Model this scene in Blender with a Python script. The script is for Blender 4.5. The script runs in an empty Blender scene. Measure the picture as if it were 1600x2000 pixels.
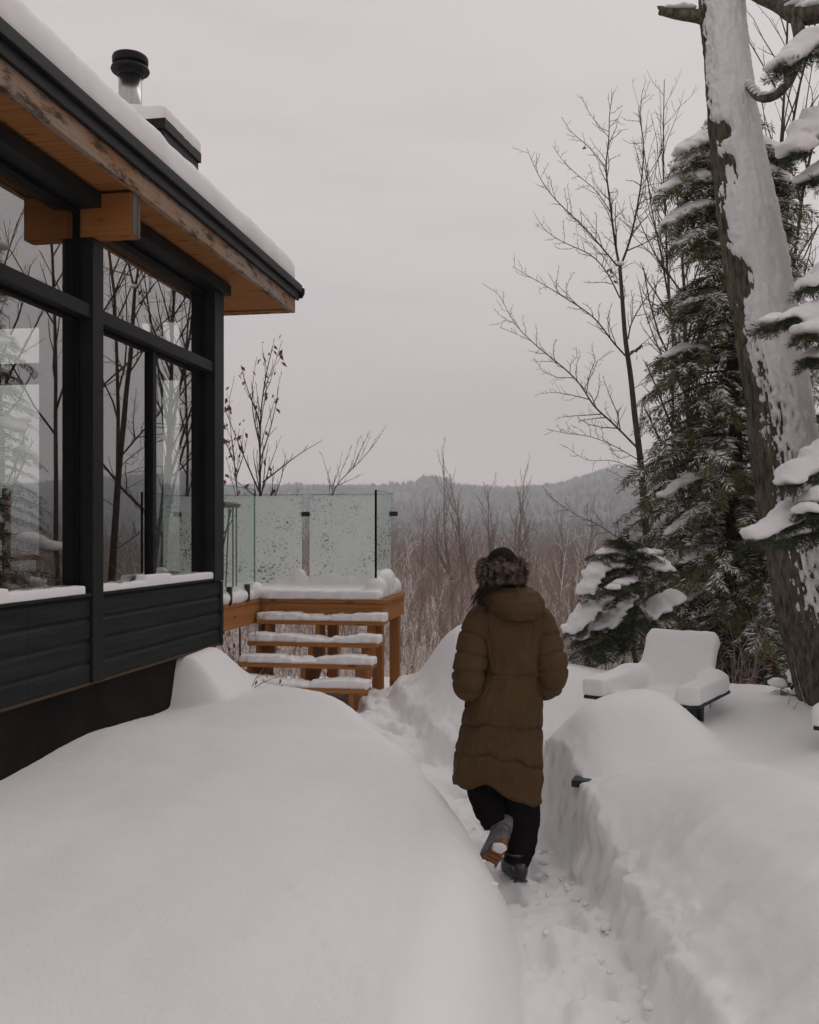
import bpy, bmesh, math, random
import numpy as np
from mathutils import Vector, Matrix

# ------------------------------------------------------------------ camera, sky, sun, exposure
scene = bpy.context.scene
COL = scene.collection
CAMZ = 1.77
FPX = 1900.0
HOR = 1043.0
cam_d = bpy.data.cameras.new('camera'); cam = bpy.data.objects.new('camera', cam_d); COL.objects.link(cam)
cam.location = (0, 0, CAMZ); cam.rotation_euler = (math.radians(90), 0, 0)
cam_d.sensor_fit = 'VERTICAL'; cam_d.sensor_height = 30.0; cam_d.lens = FPX / 2000.0 * 30.0
cam_d.shift_y = (HOR - 1000.0) / 2000.0
cam_d.clip_start = 0.05; cam_d.clip_end = 12000
scene.camera = cam

SUN_EL, SUN_AZ = math.radians(48), math.radians(35)      # soft light from the front right, behind thick cloud
world = bpy.data.worlds.new('World'); scene.world = world; world.use_nodes = True
wn, wl = world.node_tree.nodes, world.node_tree.links
wn.clear()
w_out = wn.new('ShaderNodeOutputWorld'); w_bg = wn.new('ShaderNodeBackground')
w_sky = wn.new('ShaderNodeTexSky'); w_sky.sky_type = 'NISHITA'; w_sky.sun_disc = False
w_sky.sun_elevation = SUN_EL; w_sky.sun_rotation = SUN_AZ; w_sky.dust_density = 4.0
w_hs = wn.new('ShaderNodeHueSaturation'); w_hs.inputs['Saturation'].default_value = 0.12
wl.new(w_sky.outputs[0], w_hs.inputs['Color'])
w_tc = wn.new('ShaderNodeTexCoord')
w_sep = wn.new('ShaderNodeSeparateXYZ'); wl.new(w_tc.outputs['Generated'], w_sep.inputs[0])
w_ramp = wn.new('ShaderNodeValToRGB')                      # overcast dome: pinkish low down, grey above
e = w_ramp.color_ramp.elements
e[0].position = 0.0; e[0].color = (10.0, 8.25, 7.75, 1)
e[1].position = 0.55; e[1].color = (5.65, 5.28, 5.24, 1)
e2 = w_ramp.color_ramp.elements.new(0.16); e2.color = (7.05, 6.10, 5.98, 1)
wl.new(w_sep.outputs['Z'], w_ramp.inputs[0])
w_map = wn.new('ShaderNodeMapping'); w_map.inputs['Scale'].default_value = (1.4, 1.4, 9.0)
wl.new(w_tc.outputs['Generated'], w_map.inputs[0])
w_n = wn.new('ShaderNodeTexNoise'); w_n.inputs['Scale'].default_value = 2.2; w_n.inputs['Detail'].default_value = 5
w_n.inputs['Roughness'].default_value = 0.55
wl.new(w_map.outputs[0], w_n.inputs['Vector'])
w_cr = wn.new('ShaderNodeValToRGB')
w_cr.color_ramp.elements[0].position = 0.30; w_cr.color_ramp.elements[0].color = (0.90, 0.91, 0.935, 1)
w_cr.color_ramp.elements[1].position = 0.58; w_cr.color_ramp.elements[1].color = (1.0, 1.0, 1.0, 1)
wl.new(w_n.outputs['Fac'], w_cr.inputs[0])
w_mul = wn.new('ShaderNodeMix'); w_mul.data_type = 'RGBA'; w_mul.blend_type = 'MULTIPLY'; w_mul.inputs['Factor'].default_value = 1
wl.new(w_ramp.outputs[0], w_mul.inputs['A']); wl.new(w_cr.outputs[0], w_mul.inputs['B'])
w_mix = wn.new('ShaderNodeMix'); w_mix.data_type = 'RGBA'; w_mix.inputs['Factor'].default_value = 0.93
wl.new(w_hs.outputs[0], w_mix.inputs['A']); wl.new(w_mul.outputs['Result'], w_mix.inputs['B'])
wl.new(w_mix.outputs['Result'], w_bg.inputs['Color']); w_bg.inputs['Strength'].default_value = 0.122
wl.new(w_bg.outputs[0], w_out.inputs[0])

sun_d = bpy.data.lights.new('sun', 'SUN'); sun = bpy.data.objects.new('sun', sun_d); COL.objects.link(sun)
sun_d.energy = 0.7; sun_d.angle = math.radians(40); sun_d.color = (1.0, 0.95, 0.92)
sun.rotation_euler = (math.radians(90) - SUN_EL, 0, math.pi - SUN_AZ)
scene.view_settings.view_transform = 'Standard'; scene.view_settings.look = 'None'
scene.view_settings.exposure = 0.0; scene.view_settings.gamma = 1.0
scene.cycles.max_bounces = 8; scene.cycles.transparent_max_bounces = 24
scene.cycles.glossy_bounces = 4; scene.cycles.diffuse_bounces = 3; scene.cycles.volume_bounces = 1
scene.cycles.use_denoising = True

# ------------------------------------------------------------------ helpers
RNG = np.random.default_rng(7)
def P(u, v, Y):
    'a point of the place at distance Y, measured on the photograph (1600 x 2000)'
    return np.array([(u - 800.0) / FPX * Y, Y, CAMZ - (v - HOR) / FPX * Y])

def tag(o, label=None, cat=None, group=None, kind=None):
    if label: o['label'] = label
    if cat: o['category'] = cat
    if group: o['group'] = group
    if kind: o['kind'] = kind
    return o
def thing(name, label, cat, loc=(0, 0, 0), rz=0.0, group=None):
    o = bpy.data.objects.new(name, None); COL.objects.link(o); o.empty_display_size = 0.1
    o.location = loc; o.rotation_euler = (0, 0, rz)
    return tag(o, label, cat, group)

class MB:
    def __init__(s): s.v = []; s.f = []; s.n = 0; s.mi = []
    def add(s, v, f, mi=0):
        v = np.asarray(v, float); s.v.append(v)
        for q in f: s.f.append(tuple(int(i) + s.n for i in q))
        s.mi.extend([mi] * len(f)); s.n += len(v); return s
    def box(s, a, b, mi=0):
        x0, y0, z0 = a; x1, y1, z1 = b
        v = [(x0,y0,z0),(x1,y0,z0),(x1,y1,z0),(x0,y1,z0),(x0,y0,z1),(x1,y0,z1),(x1,y1,z1),(x0,y1,z1)]
        return s.add(v, [(0,3,2,1),(4,5,6,7),(0,1,5,4),(1,2,6,5),(2,3,7,6),(3,0,4,7)], mi)
    def prism(s, poly, a, b, axis, mi=0):
        'poly: 2-D outline, extruded from a to b along axis'
        n = len(poly); v = []
        for t in (a, b):
            for p in poly:
                q = list(p); q.insert(axis, t); v.append(q)
        f = [tuple(range(n)), tuple(range(2*n-1, n-1, -1))]
        for i in range(n):
            j = (i+1) % n; f.append((i, n+i, n+j, j))
        return s.add(v, f, mi)
    def tube(s, pts, r, n=6, mi=0, cap=True):
        pts = np.asarray(pts, float); k = len(pts); r = np.broadcast_to(np.asarray(r, float), (k,))
        T = np.gradient(pts, axis=0); T /= np.linalg.norm(T, axis=1)[:, None] + 1e-9
        ref = np.array([0, 0, 1.0]) if abs(T[0][2]) < 0.9 else np.array([1.0, 0, 0])
        A = np.cross(T, ref); A /= np.linalg.norm(A, axis=1)[:, None] + 1e-9
        B = np.cross(T, A)
        th = np.arange(n) * 2 * math.pi / n
        V = pts[:, None, :] + r[:, None, None] * (np.cos(th)[None, :, None] * A[:, None, :] + np.sin(th)[None, :, None] * B[:, None, :])
        f = [(i*n+j, i*n+(j+1) % n, (i+1)*n+(j+1) % n, (i+1)*n+j) for i in range(k-1) for j in range(n)]
        if cap: f += [tuple(range(n-1, -1, -1)), tuple((k-1)*n+j for j in range(n))]
        return s.add(V.reshape(-1, 3), f, mi)
    def build(s, name, mats, parent=None, smooth=False):
        if not isinstance(mats, (list, tuple)): mats = [mats]
        V = np.concatenate(s.v) if s.v else np.zeros((0, 3))
        return mesh_obj(name, V, s.f, mats, parent, smooth, s.mi)

def mesh_obj(name, V, F, mats, parent=None, smooth=False, mi=None):
    if not isinstance(mats, (list, tuple)): mats = [mats]
    me = bpy.data.meshes.new(name)
    V = np.ascontiguousarray(V, dtype=np.float32)
    if isinstance(F, np.ndarray):
        k = F.shape[1]; nf = F.shape[0]
        me.vertices.add(len(V)); me.vertices.foreach_set('co', V.ravel())
        me.loops.add(nf*k); me.loops.foreach_set('vertex_index', np.ascontiguousarray(F, dtype=np.int32).ravel())
        me.polygons.add(nf); me.polygons.foreach_set('loop_start', np.arange(0, nf*k, k, dtype=np.int32))
        me.update(calc_edges=True)
    else:
        me.from_pydata(V.tolist(), [], F); me.update()
    for m in mats: me.materials.append(m)
    if mi is not None and len(mats) > 1:
        me.polygons.foreach_set('material_index', np.asarray(mi, dtype=np.int32))
    if smooth: me.polygons.foreach_set('use_smooth', np.ones(len(me.polygons), dtype=bool))
    o = bpy.data.objects.new(name, me); COL.objects.link(o)
    if parent is not None: o.parent = parent
    return o
def bevel(o, w=0.006, seg=2):
    m = o.modifiers.new('bevel', 'BEVEL'); m.width = w; m.segments = seg; m.limit_method = 'ANGLE'; return o

# numpy value noise -----------------------------------------------------------
def _h(i, j, k, seed):
    n = (i.astype(np.int64) * 374761393 + j.astype(np.int64) * 668265263 + k.astype(np.int64) * 2147483647 + seed * 974634777)
    n = (n ^ (n >> 13)) * 1274126177; n = n ^ (n >> 16)
    return (n & 0xFFFFFF).astype(np.float64) / 0xFFFFFF
def vn3(x, y, z, seed=0):
    x, y, z = np.broadcast_arrays(np.asarray(x, float), np.asarray(y, float), np.asarray(z, float))
    i, j, k = np.floor(x), np.floor(y), np.floor(z); fx, fy, fz = x-i, y-j, z-k
    fx = fx*fx*fx*(fx*(fx*6-15)+10); fy = fy*fy*fy*(fy*(fy*6-15)+10); fz = fz*fz*fz*(fz*(fz*6-15)+10)
    r = 0
    for a in (0, 1):
        for b in (0, 1):
            for c in (0, 1):
                w = (fx if a else 1-fx) * (fy if b else 1-fy) * (fz if c else 1-fz)
                r = r + w * _h(i+a, j+b, k+c, seed)
    return r * 2 - 1
def fbm(x, y, z=0.0, o=4, seed=0, gain=0.5):
    r = 0; a = 1.0; f = 1.0; s = 0
    for q in range(o):
        r = r + a * vn3(np.asarray(x)*f, np.asarray(y)*f, np.asarray(z)*f, seed+q*17); s += a; a *= gain; f *= 2.03
    return r / s
def sst(a, b, x):
    t = np.clip((x-a)/(b-a), 0, 1); return t*t*(3-2*t)

def remeshed(prims, voxel, smooth=12, amp=0.0, fr=8.0, seed=3, factor=0.5):
    'snow lying on things: a union of boxes and balls, voxel-remeshed, smoothed and roughened'
    bm = bmesh.new()
    for p in prims:
        if p[0] == 'box':
            _, c, d, rz = p
            M = Matrix.Translation(c) @ Matrix.Rotation(rz, 4, 'Z') if not isinstance(rz, Matrix) else Matrix.Translation(c) @ rz
            bmesh.ops.create_cube(bm, size=1.0, matrix=M @ Matrix.Diagonal((*d, 1)))
        else:
            _, c, d = p
            bmesh.ops.create_icosphere(bm, subdivisions=3, radius=1.0, matrix=Matrix.Translation(c) @ Matrix.Diagonal((*d, 1)))
    me = bpy.data.meshes.new('tmp'); bm.to_mesh(me); bm.free()
    o = bpy.data.objects.new('tmp', me); COL.objects.link(o)
    m = o.modifiers.new('r', 'REMESH'); m.mode = 'VOXEL'; m.voxel_size = voxel
    if smooth:
        m = o.modifiers.new('s', 'SMOOTH'); m.iterations = smooth; m.factor = factor
    dg = bpy.context.evaluated_depsgraph_get(); dg.update()
    ev = o.evaluated_get(dg); m2 = bpy.data.meshes.new_from_object(ev)
    n = len(m2.vertices); V = np.empty(n*3, dtype=np.float32); m2.vertices.foreach_get('co', V); V = V.reshape(-1, 3).astype(float)
    if amp:
        N = np.empty(n*3, dtype=np.float32); m2.vertices.foreach_get('normal', N); N = N.reshape(-1, 3)
        V += N * (amp * fbm(V[:, 0]*fr, V[:, 1]*fr, V[:, 2]*fr, 3, seed))[:, None]
    F = [tuple(p.vertices) for p in m2.polygons]
    bpy.data.objects.remove(o); bpy.data.meshes.remove(me); bpy.data.meshes.remove(m2)
    return V, F
def snow_part(name, prims, parent, voxel=0.02, smooth=10, amp=0.006, fr=9.0, seed=3, factor=0.5):
    V, F = remeshed(prims, voxel, smooth, amp, fr, seed, factor)
    return mesh_obj(name, V, F, MAT['snow'], parent, smooth=True)

# ------------------------------------------------------------------ materials
MAT = {}
def mat(name, col, rough=0.7, spec=0.3, metal=0.0, var=0.0, vscale=(4, 4, 4), col2=None, detail=5, bump=0.0, bscale=30, lo=0.35, hi=0.65, sheen=0.0, coords='Object', bvec=None):
    m = bpy.data.materials.new(name); m.use_nodes = True; n, l = m.node_tree.nodes, m.node_tree.links
    b = n['Principled BSDF']; b.inputs['Roughness'].default_value = rough; b.inputs['Metallic'].default_value = metal
    b.inputs['Specular IOR Level'].default_value = spec
    b.inputs['Base Color'].default_value = (*col, 1)
    if sheen: b.inputs['Sheen Weight'].default_value = sheen
    tc = n.new('ShaderNodeTexCoord')
    if col2 is not None:
        mp = n.new('ShaderNodeMapping'); mp.inputs['Scale'].default_value = vscale; l.new(tc.outputs[coords], mp.inputs[0])
        t = n.new('ShaderNodeTexNoise'); t.inputs['Scale'].default_value = 1.0; t.inputs['Detail'].default_value = detail
        t.inputs['Roughness'].default_value = 0.6
        l.new(mp.outputs[0], t.inputs['Vector'])
        r = n.new('ShaderNodeValToRGB'); r.color_ramp.elements[0].position = lo; r.color_ramp.elements[1].position = hi
        r.color_ramp.elements[0].color = (*col, 1); r.color_ramp.elements[1].color = (*col2, 1)
        l.new(t.outputs['Fac'], r.inputs[0]); l.new(r.outputs[0], b.inputs['Base Color'])
    if bump:
        mp2 = n.new('ShaderNodeMapping'); mp2.inputs['Scale'].default_value = bvec or (bscale, bscale, bscale); l.new(tc.outputs[coords], mp2.inputs[0])
        t2 = n.new('ShaderNodeTexNoise'); t2.inputs['Scale'].default_value = 1.0; t2.inputs['Detail'].default_value = 4
        l.new(mp2.outputs[0], t2.inputs['Vector'])
        bp = n.new('ShaderNodeBump'); bp.inputs['Strength'].default_value = bump; bp.inputs['Distance'].default_value = 0.01
        l.new(t2.outputs['Fac'], bp.inputs['Height']); l.new(bp.outputs[0], b.inputs['Normal'])
    MAT[name] = m; return m
mat('snow', (0.86, 0.845, 0.85), rough=0.75, spec=0.12, bump=0.24, bscale=60)
mat('snow_rough', (0.86, 0.845, 0.85), rough=0.75, spec=0.12, bump=0.8, bscale=42)
mat('black_metal', (0.0095, 0.010, 0.0105), rough=0.5, spec=0.16, col2=(0.015, 0.0155, 0.0155), vscale=(2, 2, 8))
mat('black_frame', (0.005, 0.005, 0.005), rough=0.55, spec=0.10)
mat('siding', (0.011, 0.0135, 0.0145), rough=0.66, spec=0.13, col2=(0.022, 0.025, 0.0255), vscale=(30, 1.2, 22), bump=0.5, bvec=(60, 3, 60))
mat('foundation', (0.009, 0.008, 0.0075), rough=0.85, spec=0.08, col2=(0.018, 0.014, 0.011), vscale=(2, 2, 2), bump=0.4, bscale=18)
mat('rust_strip', (0.07, 0.04, 0.02), rough=0.7)
mat('roofing', (0.03, 0.03, 0.03), rough=0.8)
mat('steel', (0.42, 0.40, 0.38), rough=0.28, metal=1.0, col2=(0.5, 0.48, 0.46), vscale=(30, 30, 0.5))
mat('interior_wall', (0.13, 0.115, 0.10), rough=0.9, spec=0.1)
mat('interior_floor', (0.10, 0.055, 0.025), rough=0.45, col2=(0.14, 0.08, 0.04), vscale=(12, 0.6, 1))
mat('brown_wood', (0.12, 0.045, 0.018), rough=0.5, col2=(0.17, 0.07, 0.03), vscale=(20, 20, 2))
mat('dark_clip', (0.06, 0.055, 0.05), rough=0.4, metal=0.8)
mat('chair_paint', (0.014, 0.019, 0.024), rough=0.55, spec=0.35, col2=(0.022, 0.028, 0.033), vscale=(30, 3, 3))
mat('bark_dark', (0.030, 0.024, 0.020), rough=0.9, spec=0.1, col2=(0.075, 0.062, 0.052), vscale=(14, 14, 3), bump=0.7, bvec=(50, 50, 9))
mat('bark_maple', (0.050, 0.040, 0.033), rough=0.9, spec=0.1, col2=(0.095, 0.080, 0.070), vscale=(20, 20, 5), bump=0.5, bvec=(60, 60, 12))
mat('bark_old', (0.036, 0.030, 0.023), rough=0.92, spec=0.08, col2=(0.20, 0.175, 0.138), vscale=(34, 34, 9), bump=1.0, bvec=(60, 60, 18), lo=0.32, hi=0.7)
mat('twig', (0.060, 0.042, 0.034), rough=0.85, spec=0.1, col2=(0.100, 0.074, 0.062), vscale=(3, 3, 3))
mat('twig_red', (0.24, 0.160, 0.125), rough=0.85, spec=0.05, col2=(0.45, 0.365, 0.325), vscale=(1.1, 1.1, 1.1))
mat('twig_grey', (0.20, 0.160, 0.142), rough=0.85, spec=0.05, col2=(0.40, 0.345, 0.32), vscale=(0.5, 0.5, 0.5))
mat('needles', (0.060, 0.068, 0.028), rough=0.65, spec=0.10, col2=(0.150, 0.155, 0.070), vscale=(3.5, 3.5, 3.5))
mat('needles_spruce', (0.042, 0.056, 0.032), rough=0.6, spec=0.10, col2=(0.095, 0.112, 0.064), vscale=(4, 4, 4))
mat('dry_leaf', (0.16, 0.055, 0.018), rough=0.8, col2=(0.23, 0.10, 0.04), vscale=(9, 9, 9))
mat('coat', (0.068, 0.039, 0.0165), rough=0.62, spec=0.12, col2=(0.090, 0.053, 0.023), vscale=(5, 5, 5), bump=0.45, bscale=38)
mat('coat_dark', (0.05, 0.03, 0.012), rough=0.7)
mat('trousers', (0.0075, 0.0065, 0.006), rough=0.85, spec=0.1, bump=0.3, bscale=40)
mat('hat_cloth', (0.010, 0.0075, 0.006), rough=0.85, spec=0.1)
mat('fur', (0.020, 0.013, 0.010), rough=0.9, spec=0.1, col2=(0.34, 0.27, 0.21), vscale=(30, 30, 24), detail=3, lo=0.42, hi=0.68)
mat('hair', (0.022, 0.009, 0.005), rough=0.5, spec=0.3)
mat('skin', (0.42, 0.24, 0.17), rough=0.55)
mat('boot_rubber', (0.035, 0.035, 0.036), rough=0.45, col2=(0.30, 0.30, 0.31), vscale=(28, 28, 28), lo=0.55, hi=0.8)
mat('boot_upper', (0.10, 0.10, 0.105), rough=0.6, col2=(0.22, 0.22, 0.225), vscale=(18, 18, 18))
mat('sole', (0.20, 0.075, 0.028), rough=0.6, col2=(0.28, 0.12, 0.05), vscale=(20, 20, 20))

def wood(name, c1, c2, dark, axis='y', weather=0.0, knots=True):
    'cedar or pine: long grain along one axis, darker streaks, grey weathered patches'
    m = bpy.data.materials.new(name); m.use_nodes = True; n, l = m.node_tree.nodes, m.node_tree.links
    b = n['Principled BSDF']; b.inputs['Roughness'].default_value = 0.7; b.inputs['Specular IOR Level'].default_value = 0.07
    tc = n.new('ShaderNodeTexCoord'); mp = n.new('ShaderNodeMapping')
    sc = {'x': (1.2, 28, 28), 'y': (28, 1.2, 28), 'z': (28, 28, 1.2)}[axis]
    mp.inputs['Scale'].default_value = sc; l.new(tc.outputs['Object'], mp.inputs[0])
    t = n.new('ShaderNodeTexNoise'); t.inputs['Scale'].default_value = 1; t.inputs['Detail'].default_value = 6; t.inputs['Distortion'].default_value = 0.5
    l.new(mp.outputs[0], t.inputs['Vector'])
    r = n.new('ShaderNodeValToRGB'); r.color_ramp.elements[0].position = 0.3; r.color_ramp.elements[1].position = 0.7
    r.color_ramp.elements[0].color = (*c1, 1); r.color_ramp.elements[1].color = (*c2, 1); l.new(t.outputs['Fac'], r.inputs[0])
    out = r.outputs[0]
    if knots:
        mk = n.new('ShaderNodeMapping'); mk.inputs['Scale'].default_value = tuple(2.0 if abs(q-1.2) < 0.1 else 7.0 for q in sc); l.new(tc.outputs['Object'], mk.inputs[0])
        k = n.new('ShaderNodeTexVoronoi'); k.inputs['Scale'].default_value = 1.3; l.new(mk.outputs[0], k.inputs['Vector'])
        kr = n.new('ShaderNodeValToRGB'); kr.color_ramp.elements[0].position = 0.05; kr.color_ramp.elements[1].position = 0.16
        kr.color_ramp.elements[0].color = (1, 1, 1, 1); kr.color_ramp.elements[1].color = (0, 0, 0, 1); l.new(k.outputs['Distance'], kr.inputs[0])
        mx = n.new('ShaderNodeMix'); mx.data_type = 'RGBA'; l.new(kr.outputs[0], mx.inputs['Factor']); l.new(out, mx.inputs['A']); mx.inputs['B'].default_value = (*dark, 1)
        out = mx.outputs['Result']
    if weather:
        mw = n.new('ShaderNodeMapping'); mw.inputs['Scale'].default_value = tuple(1.5 if abs(q-1.2) < 0.1 else 6.0 for q in sc); l.new(tc.outputs['Object'], mw.inputs[0])
        wt = n.new('ShaderNodeTexNoise'); wt.inputs['Scale'].default_value = 1.4; wt.inputs['Detail'].default_value = 7; wt.inputs['Roughness'].default_value = 0.7; l.new(mw.outputs[0], wt.inputs['Vector'])
        wr = n.new('ShaderNodeValToRGB'); wr.color_ramp.elements[0].position = 0.50 - weather*0.16; wr.color_ramp.elements[1].position = 0.60
        wr.color_ramp.elements[0].color = (0, 0, 0, 1); wr.color_ramp.elements[1].color = (1, 1, 1, 1); l.new(wt.outputs['Fac'], wr.inputs[0])
        mx = n.new('ShaderNodeMix'); mx.data_type = 'RGBA'; l.new(wr.outputs[0], mx.inputs['Factor']); l.new(out, mx.inputs['A']); mx.inputs['B'].default_value = (0.31, 0.26, 0.215, 1)
        out = mx.outputs['Result']
        ws = n.new('ShaderNodeTexNoise'); ws.inputs['Scale'].default_value = 2.3; ws.inputs['Detail'].default_value = 8; ws.inputs['Roughness'].default_value = 0.75; l.new(mw.outputs[0], ws.inputs['Vector'])
        sr = n.new('ShaderNodeValToRGB'); sr.color_ramp.elements[0].position = 0.50; sr.color_ramp.elements[1].position = 0.60
        sr.color_ramp.elements[0].color = (0, 0, 0, 1); sr.color_ramp.elements[1].color = (0.85, 0.85, 0.85, 1); l.new(ws.outputs['Fac'], sr.inputs[0])
        mx = n.new('ShaderNodeMix'); mx.data_type = 'RGBA'; l.new(sr.outputs[0], mx.inputs['Factor']); l.new(out, mx.inputs['A']); mx.inputs['B'].default_value = (0.035, 0.024, 0.017, 1)
        out = mx.outputs['Result']
    l.new(out, b.inputs['Base Color'])
    bp = n.new('ShaderNodeBump'); bp.inputs['Strength'].default_value = 0.25; bp.inputs['Distance'].default_value = 0.004
    l.new(t.outputs['Fac'], bp.inputs['Height']); l.new(bp.outputs[0], b.inputs['Normal'])
    MAT[name] = m
wood('fascia_wood', (0.30, 0.125, 0.042), (0.42, 0.20, 0.085), (0.09, 0.04, 0.02), 'y', weather=1.35)
wood('beam_wood', (0.28, 0.105, 0.032), (0.39, 0.165, 0.055), (0.16, 0.05, 0.018), 'x')
wood('end_grain', (0.075, 0.06, 0.05), (0.16, 0.13, 0.11), (0.05, 0.03, 0.02), 'z', knots=False)
wood('soffit_wood', (0.28, 0.115, 0.038), (0.40, 0.18, 0.065), (0.16, 0.055, 0.02), 'x')
wood('deck_wood_x', (0.27, 0.112, 0.036), (0.40, 0.185, 0.066), (0.15, 0.05, 0.018), 'x')
wood('deck_wood_y', (0.27, 0.112, 0.036), (0.40, 0.185, 0.066), (0.15, 0.05, 0.018), 'y')
wood('deck_wood_z', (0.24, 0.095, 0.030), (0.35, 0.155, 0.054), (0.13, 0.045, 0.016), 'z')

def glass(name, tint, ior=1.45, boost=1.0, rough=0.0):
    m = bpy.data.materials.new(name); m.use_nodes = True; n, l = m.node_tree.nodes, m.node_tree.links
    n.remove(n['Principled BSDF']); out = n['Material Output']
    tr = n.new('ShaderNodeBsdfTransparent'); tr.inputs[0].default_value = (*tint, 1)
    gl = n.new('ShaderNodeBsdfGlossy'); gl.inputs['Roughness'].default_value = rough; gl.inputs['Color'].default_value = (0.97, 0.98, 0.98, 1)
    fr = n.new('ShaderNodeFresnel'); fr.inputs['IOR'].default_value = ior
    mu = n.new('ShaderNodeMath'); mu.operation = 'MULTIPLY'; mu.use_clamp = True; mu.inputs[1].default_value = boost; l.new(fr.outputs[0], mu.inputs[0])
    ge = n.new('ShaderNodeNewGeometry'); iv = n.new('ShaderNodeMath'); iv.operation = 'SUBTRACT'; iv.inputs[0].default_value = 1.0; l.new(ge.outputs['Backfacing'], iv.inputs[1])
    m3 = n.new('ShaderNodeMath'); m3.operation = 'MULTIPLY'; l.new(mu.outputs[0], m3.inputs[0]); l.new(iv.outputs[0], m3.inputs[1]); mu = m3      # a thin pane mirrors once, on the face turned to the viewer
    mx = n.new('ShaderNodeMixShader'); l.new(mu.outputs[0], mx.inputs[0]); l.new(tr.outputs[0], mx.inputs[1]); l.new(gl.outputs[0], mx.inputs[2])
    l.new(mx.outputs[0], out.inputs[0]); MAT[name] = m; return m
glass('window_glass', (0.88, 0.90, 0.89), ior=2.4, boost=1.9)
glass('rail_glass', (0.925, 0.955, 0.945), ior=1.45, boost=1.0)
glass('edge_glass', (0.30, 0.52, 0.45), ior=1.45, boost=1.0)
glass('dark_edge_glass', (0.02, 0.03, 0.028), ior=1.45, boost=0.3)

def frosted(name):
    'pane plastered with blown snow: opaque white with small clear specks, streaks and thawed bands'
    m = bpy.data.materials.new(name); m.use_nodes = True; n, l = m.node_tree.nodes, m.node_tree.links
    b = n['Principled BSDF']; b.inputs['Base Color'].default_value = (0.75, 0.77, 0.755, 1); b.inputs['Roughness'].default_value = 0.7; b.inputs['Specular IOR Level'].default_value = 0.3
    out = n['Material Output']; tc = n.new('ShaderNodeTexCoord')
    tr = n.new('ShaderNodeBsdfTransparent'); tr.inputs[0].default_value = (0.78, 0.86, 0.83, 1)
    t1 = n.new('ShaderNodeTexNoise'); t1.inputs['Scale'].default_value = 44; t1.inputs['Detail'].default_value = 5; t1.inputs['Roughness'].default_value = 0.65; l.new(tc.outputs['Object'], t1.inputs['Vector'])
    t2 = n.new('ShaderNodeTexNoise'); t2.inputs['Scale'].default_value = 3.2; t2.inputs['Detail'].default_value = 3; l.new(tc.outputs['Object'], t2.inputs['Vector'])
    ad = n.new('ShaderNodeMath'); ad.operation = 'MULTIPLY_ADD'; ad.inputs[1].default_value = 0.42; l.new(t2.outputs['Fac'], ad.inputs[0]); l.new(t1.outputs['Fac'], ad.inputs[2])
    r = n.new('ShaderNodeValToRGB'); r.color_ramp.elements[0].position = 0.80; r.color_ramp.elements[1].position = 0.86
    r.color_ramp.elements[0].color = (0.06, 0.06, 0.06, 1); r.color_ramp.elements[1].color = (0.9, 0.9, 0.9, 1); l.new(ad.outputs[0], r.inputs[0])
    ts = n.new('ShaderNodeBsdfTranslucent'); ts.inputs[0].default_value = (0.80, 0.84, 0.82, 1); m0 = n.new('ShaderNodeMixShader'); m0.inputs[0].default_value = 0.5; l.new(b.outputs[0], m0.inputs[1]); l.new(ts.outputs[0], m0.inputs[2])
    mx = n.new('ShaderNodeMixShader'); l.new(r.outputs[0], mx.inputs[0]); l.new(m0.outputs[0], mx.inputs[1]); l.new(tr.outputs[0], mx.inputs[2])
    l.new(mx.outputs[0], out.inputs[0]); MAT[name] = m
frosted('frosted_snow')
HAZE = 0.0006
# ------------------------------------------------------------------ ground
R_V = np.array([0, 9, 12, 20, 30, 60, 120, 300, 700, 1000, 1400, 1800, 2050, 2400, 3500, 6000.])
Z_V = np.array([.45, .30, 0.0, -.8, -1.6, -3.4, -6.5, -15, -14, -4, 0, 0, 0, 0, 0, 0])
W_R = np.array([0, 0, 0, 0, 0, 0, 0, 0, .04, .22, .55, .86, 1.0, .88, .55, .5])
AZ_U = np.array([-2400, -700, 0, 440, 600, 700, 790, 830, 870, 920, 1000, 1050, 1100, 1150, 1200, 1250, 1310, 1400, 1600, 2000, 2600, 4200.])
AZ_V = np.array([915, 930, 950, 957, 955, 955, 952, 946, 947, 953, 956, 955, 948, 930, 918, 913, 918, 930, 925, 905, 930, 920.])
def ridge(az):
    u = 800 + FPX * np.tan(np.clip(az, -1.05, 1.05))
    v = np.interp(u, AZ_U, AZ_V)
    return (HOR - v) / FPX * 2050 + CAMZ
def far_z(x, y):
    r = np.hypot(x, y); az = np.arctan2(x, y)
    front = np.cos(az)
    rr = np.where(front > 0, r * np.clip(front, .35, 1), r)
    zf = np.interp(rr, R_V, Z_V) + np.interp(rr, R_V, W_R) * ridge(az)
    nz = fbm(x / 260, y / 260, 0, 4, 5) * np.interp(r, [300, 900, 1800, 2000], [0, 16, 14, 3])
    nz = nz + fbm(x / 9, y / 9, 0, 3, 9) * np.interp(r, [11, 25, 100], [0, .5, 1.0])
    zb = .45 + .03 * np.maximum(r - 12, 0)
    w = sst(-.25, .25, front)
    return np.where(r < 12, zf, w * (zf + nz) + (1 - w) * zb)

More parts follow.
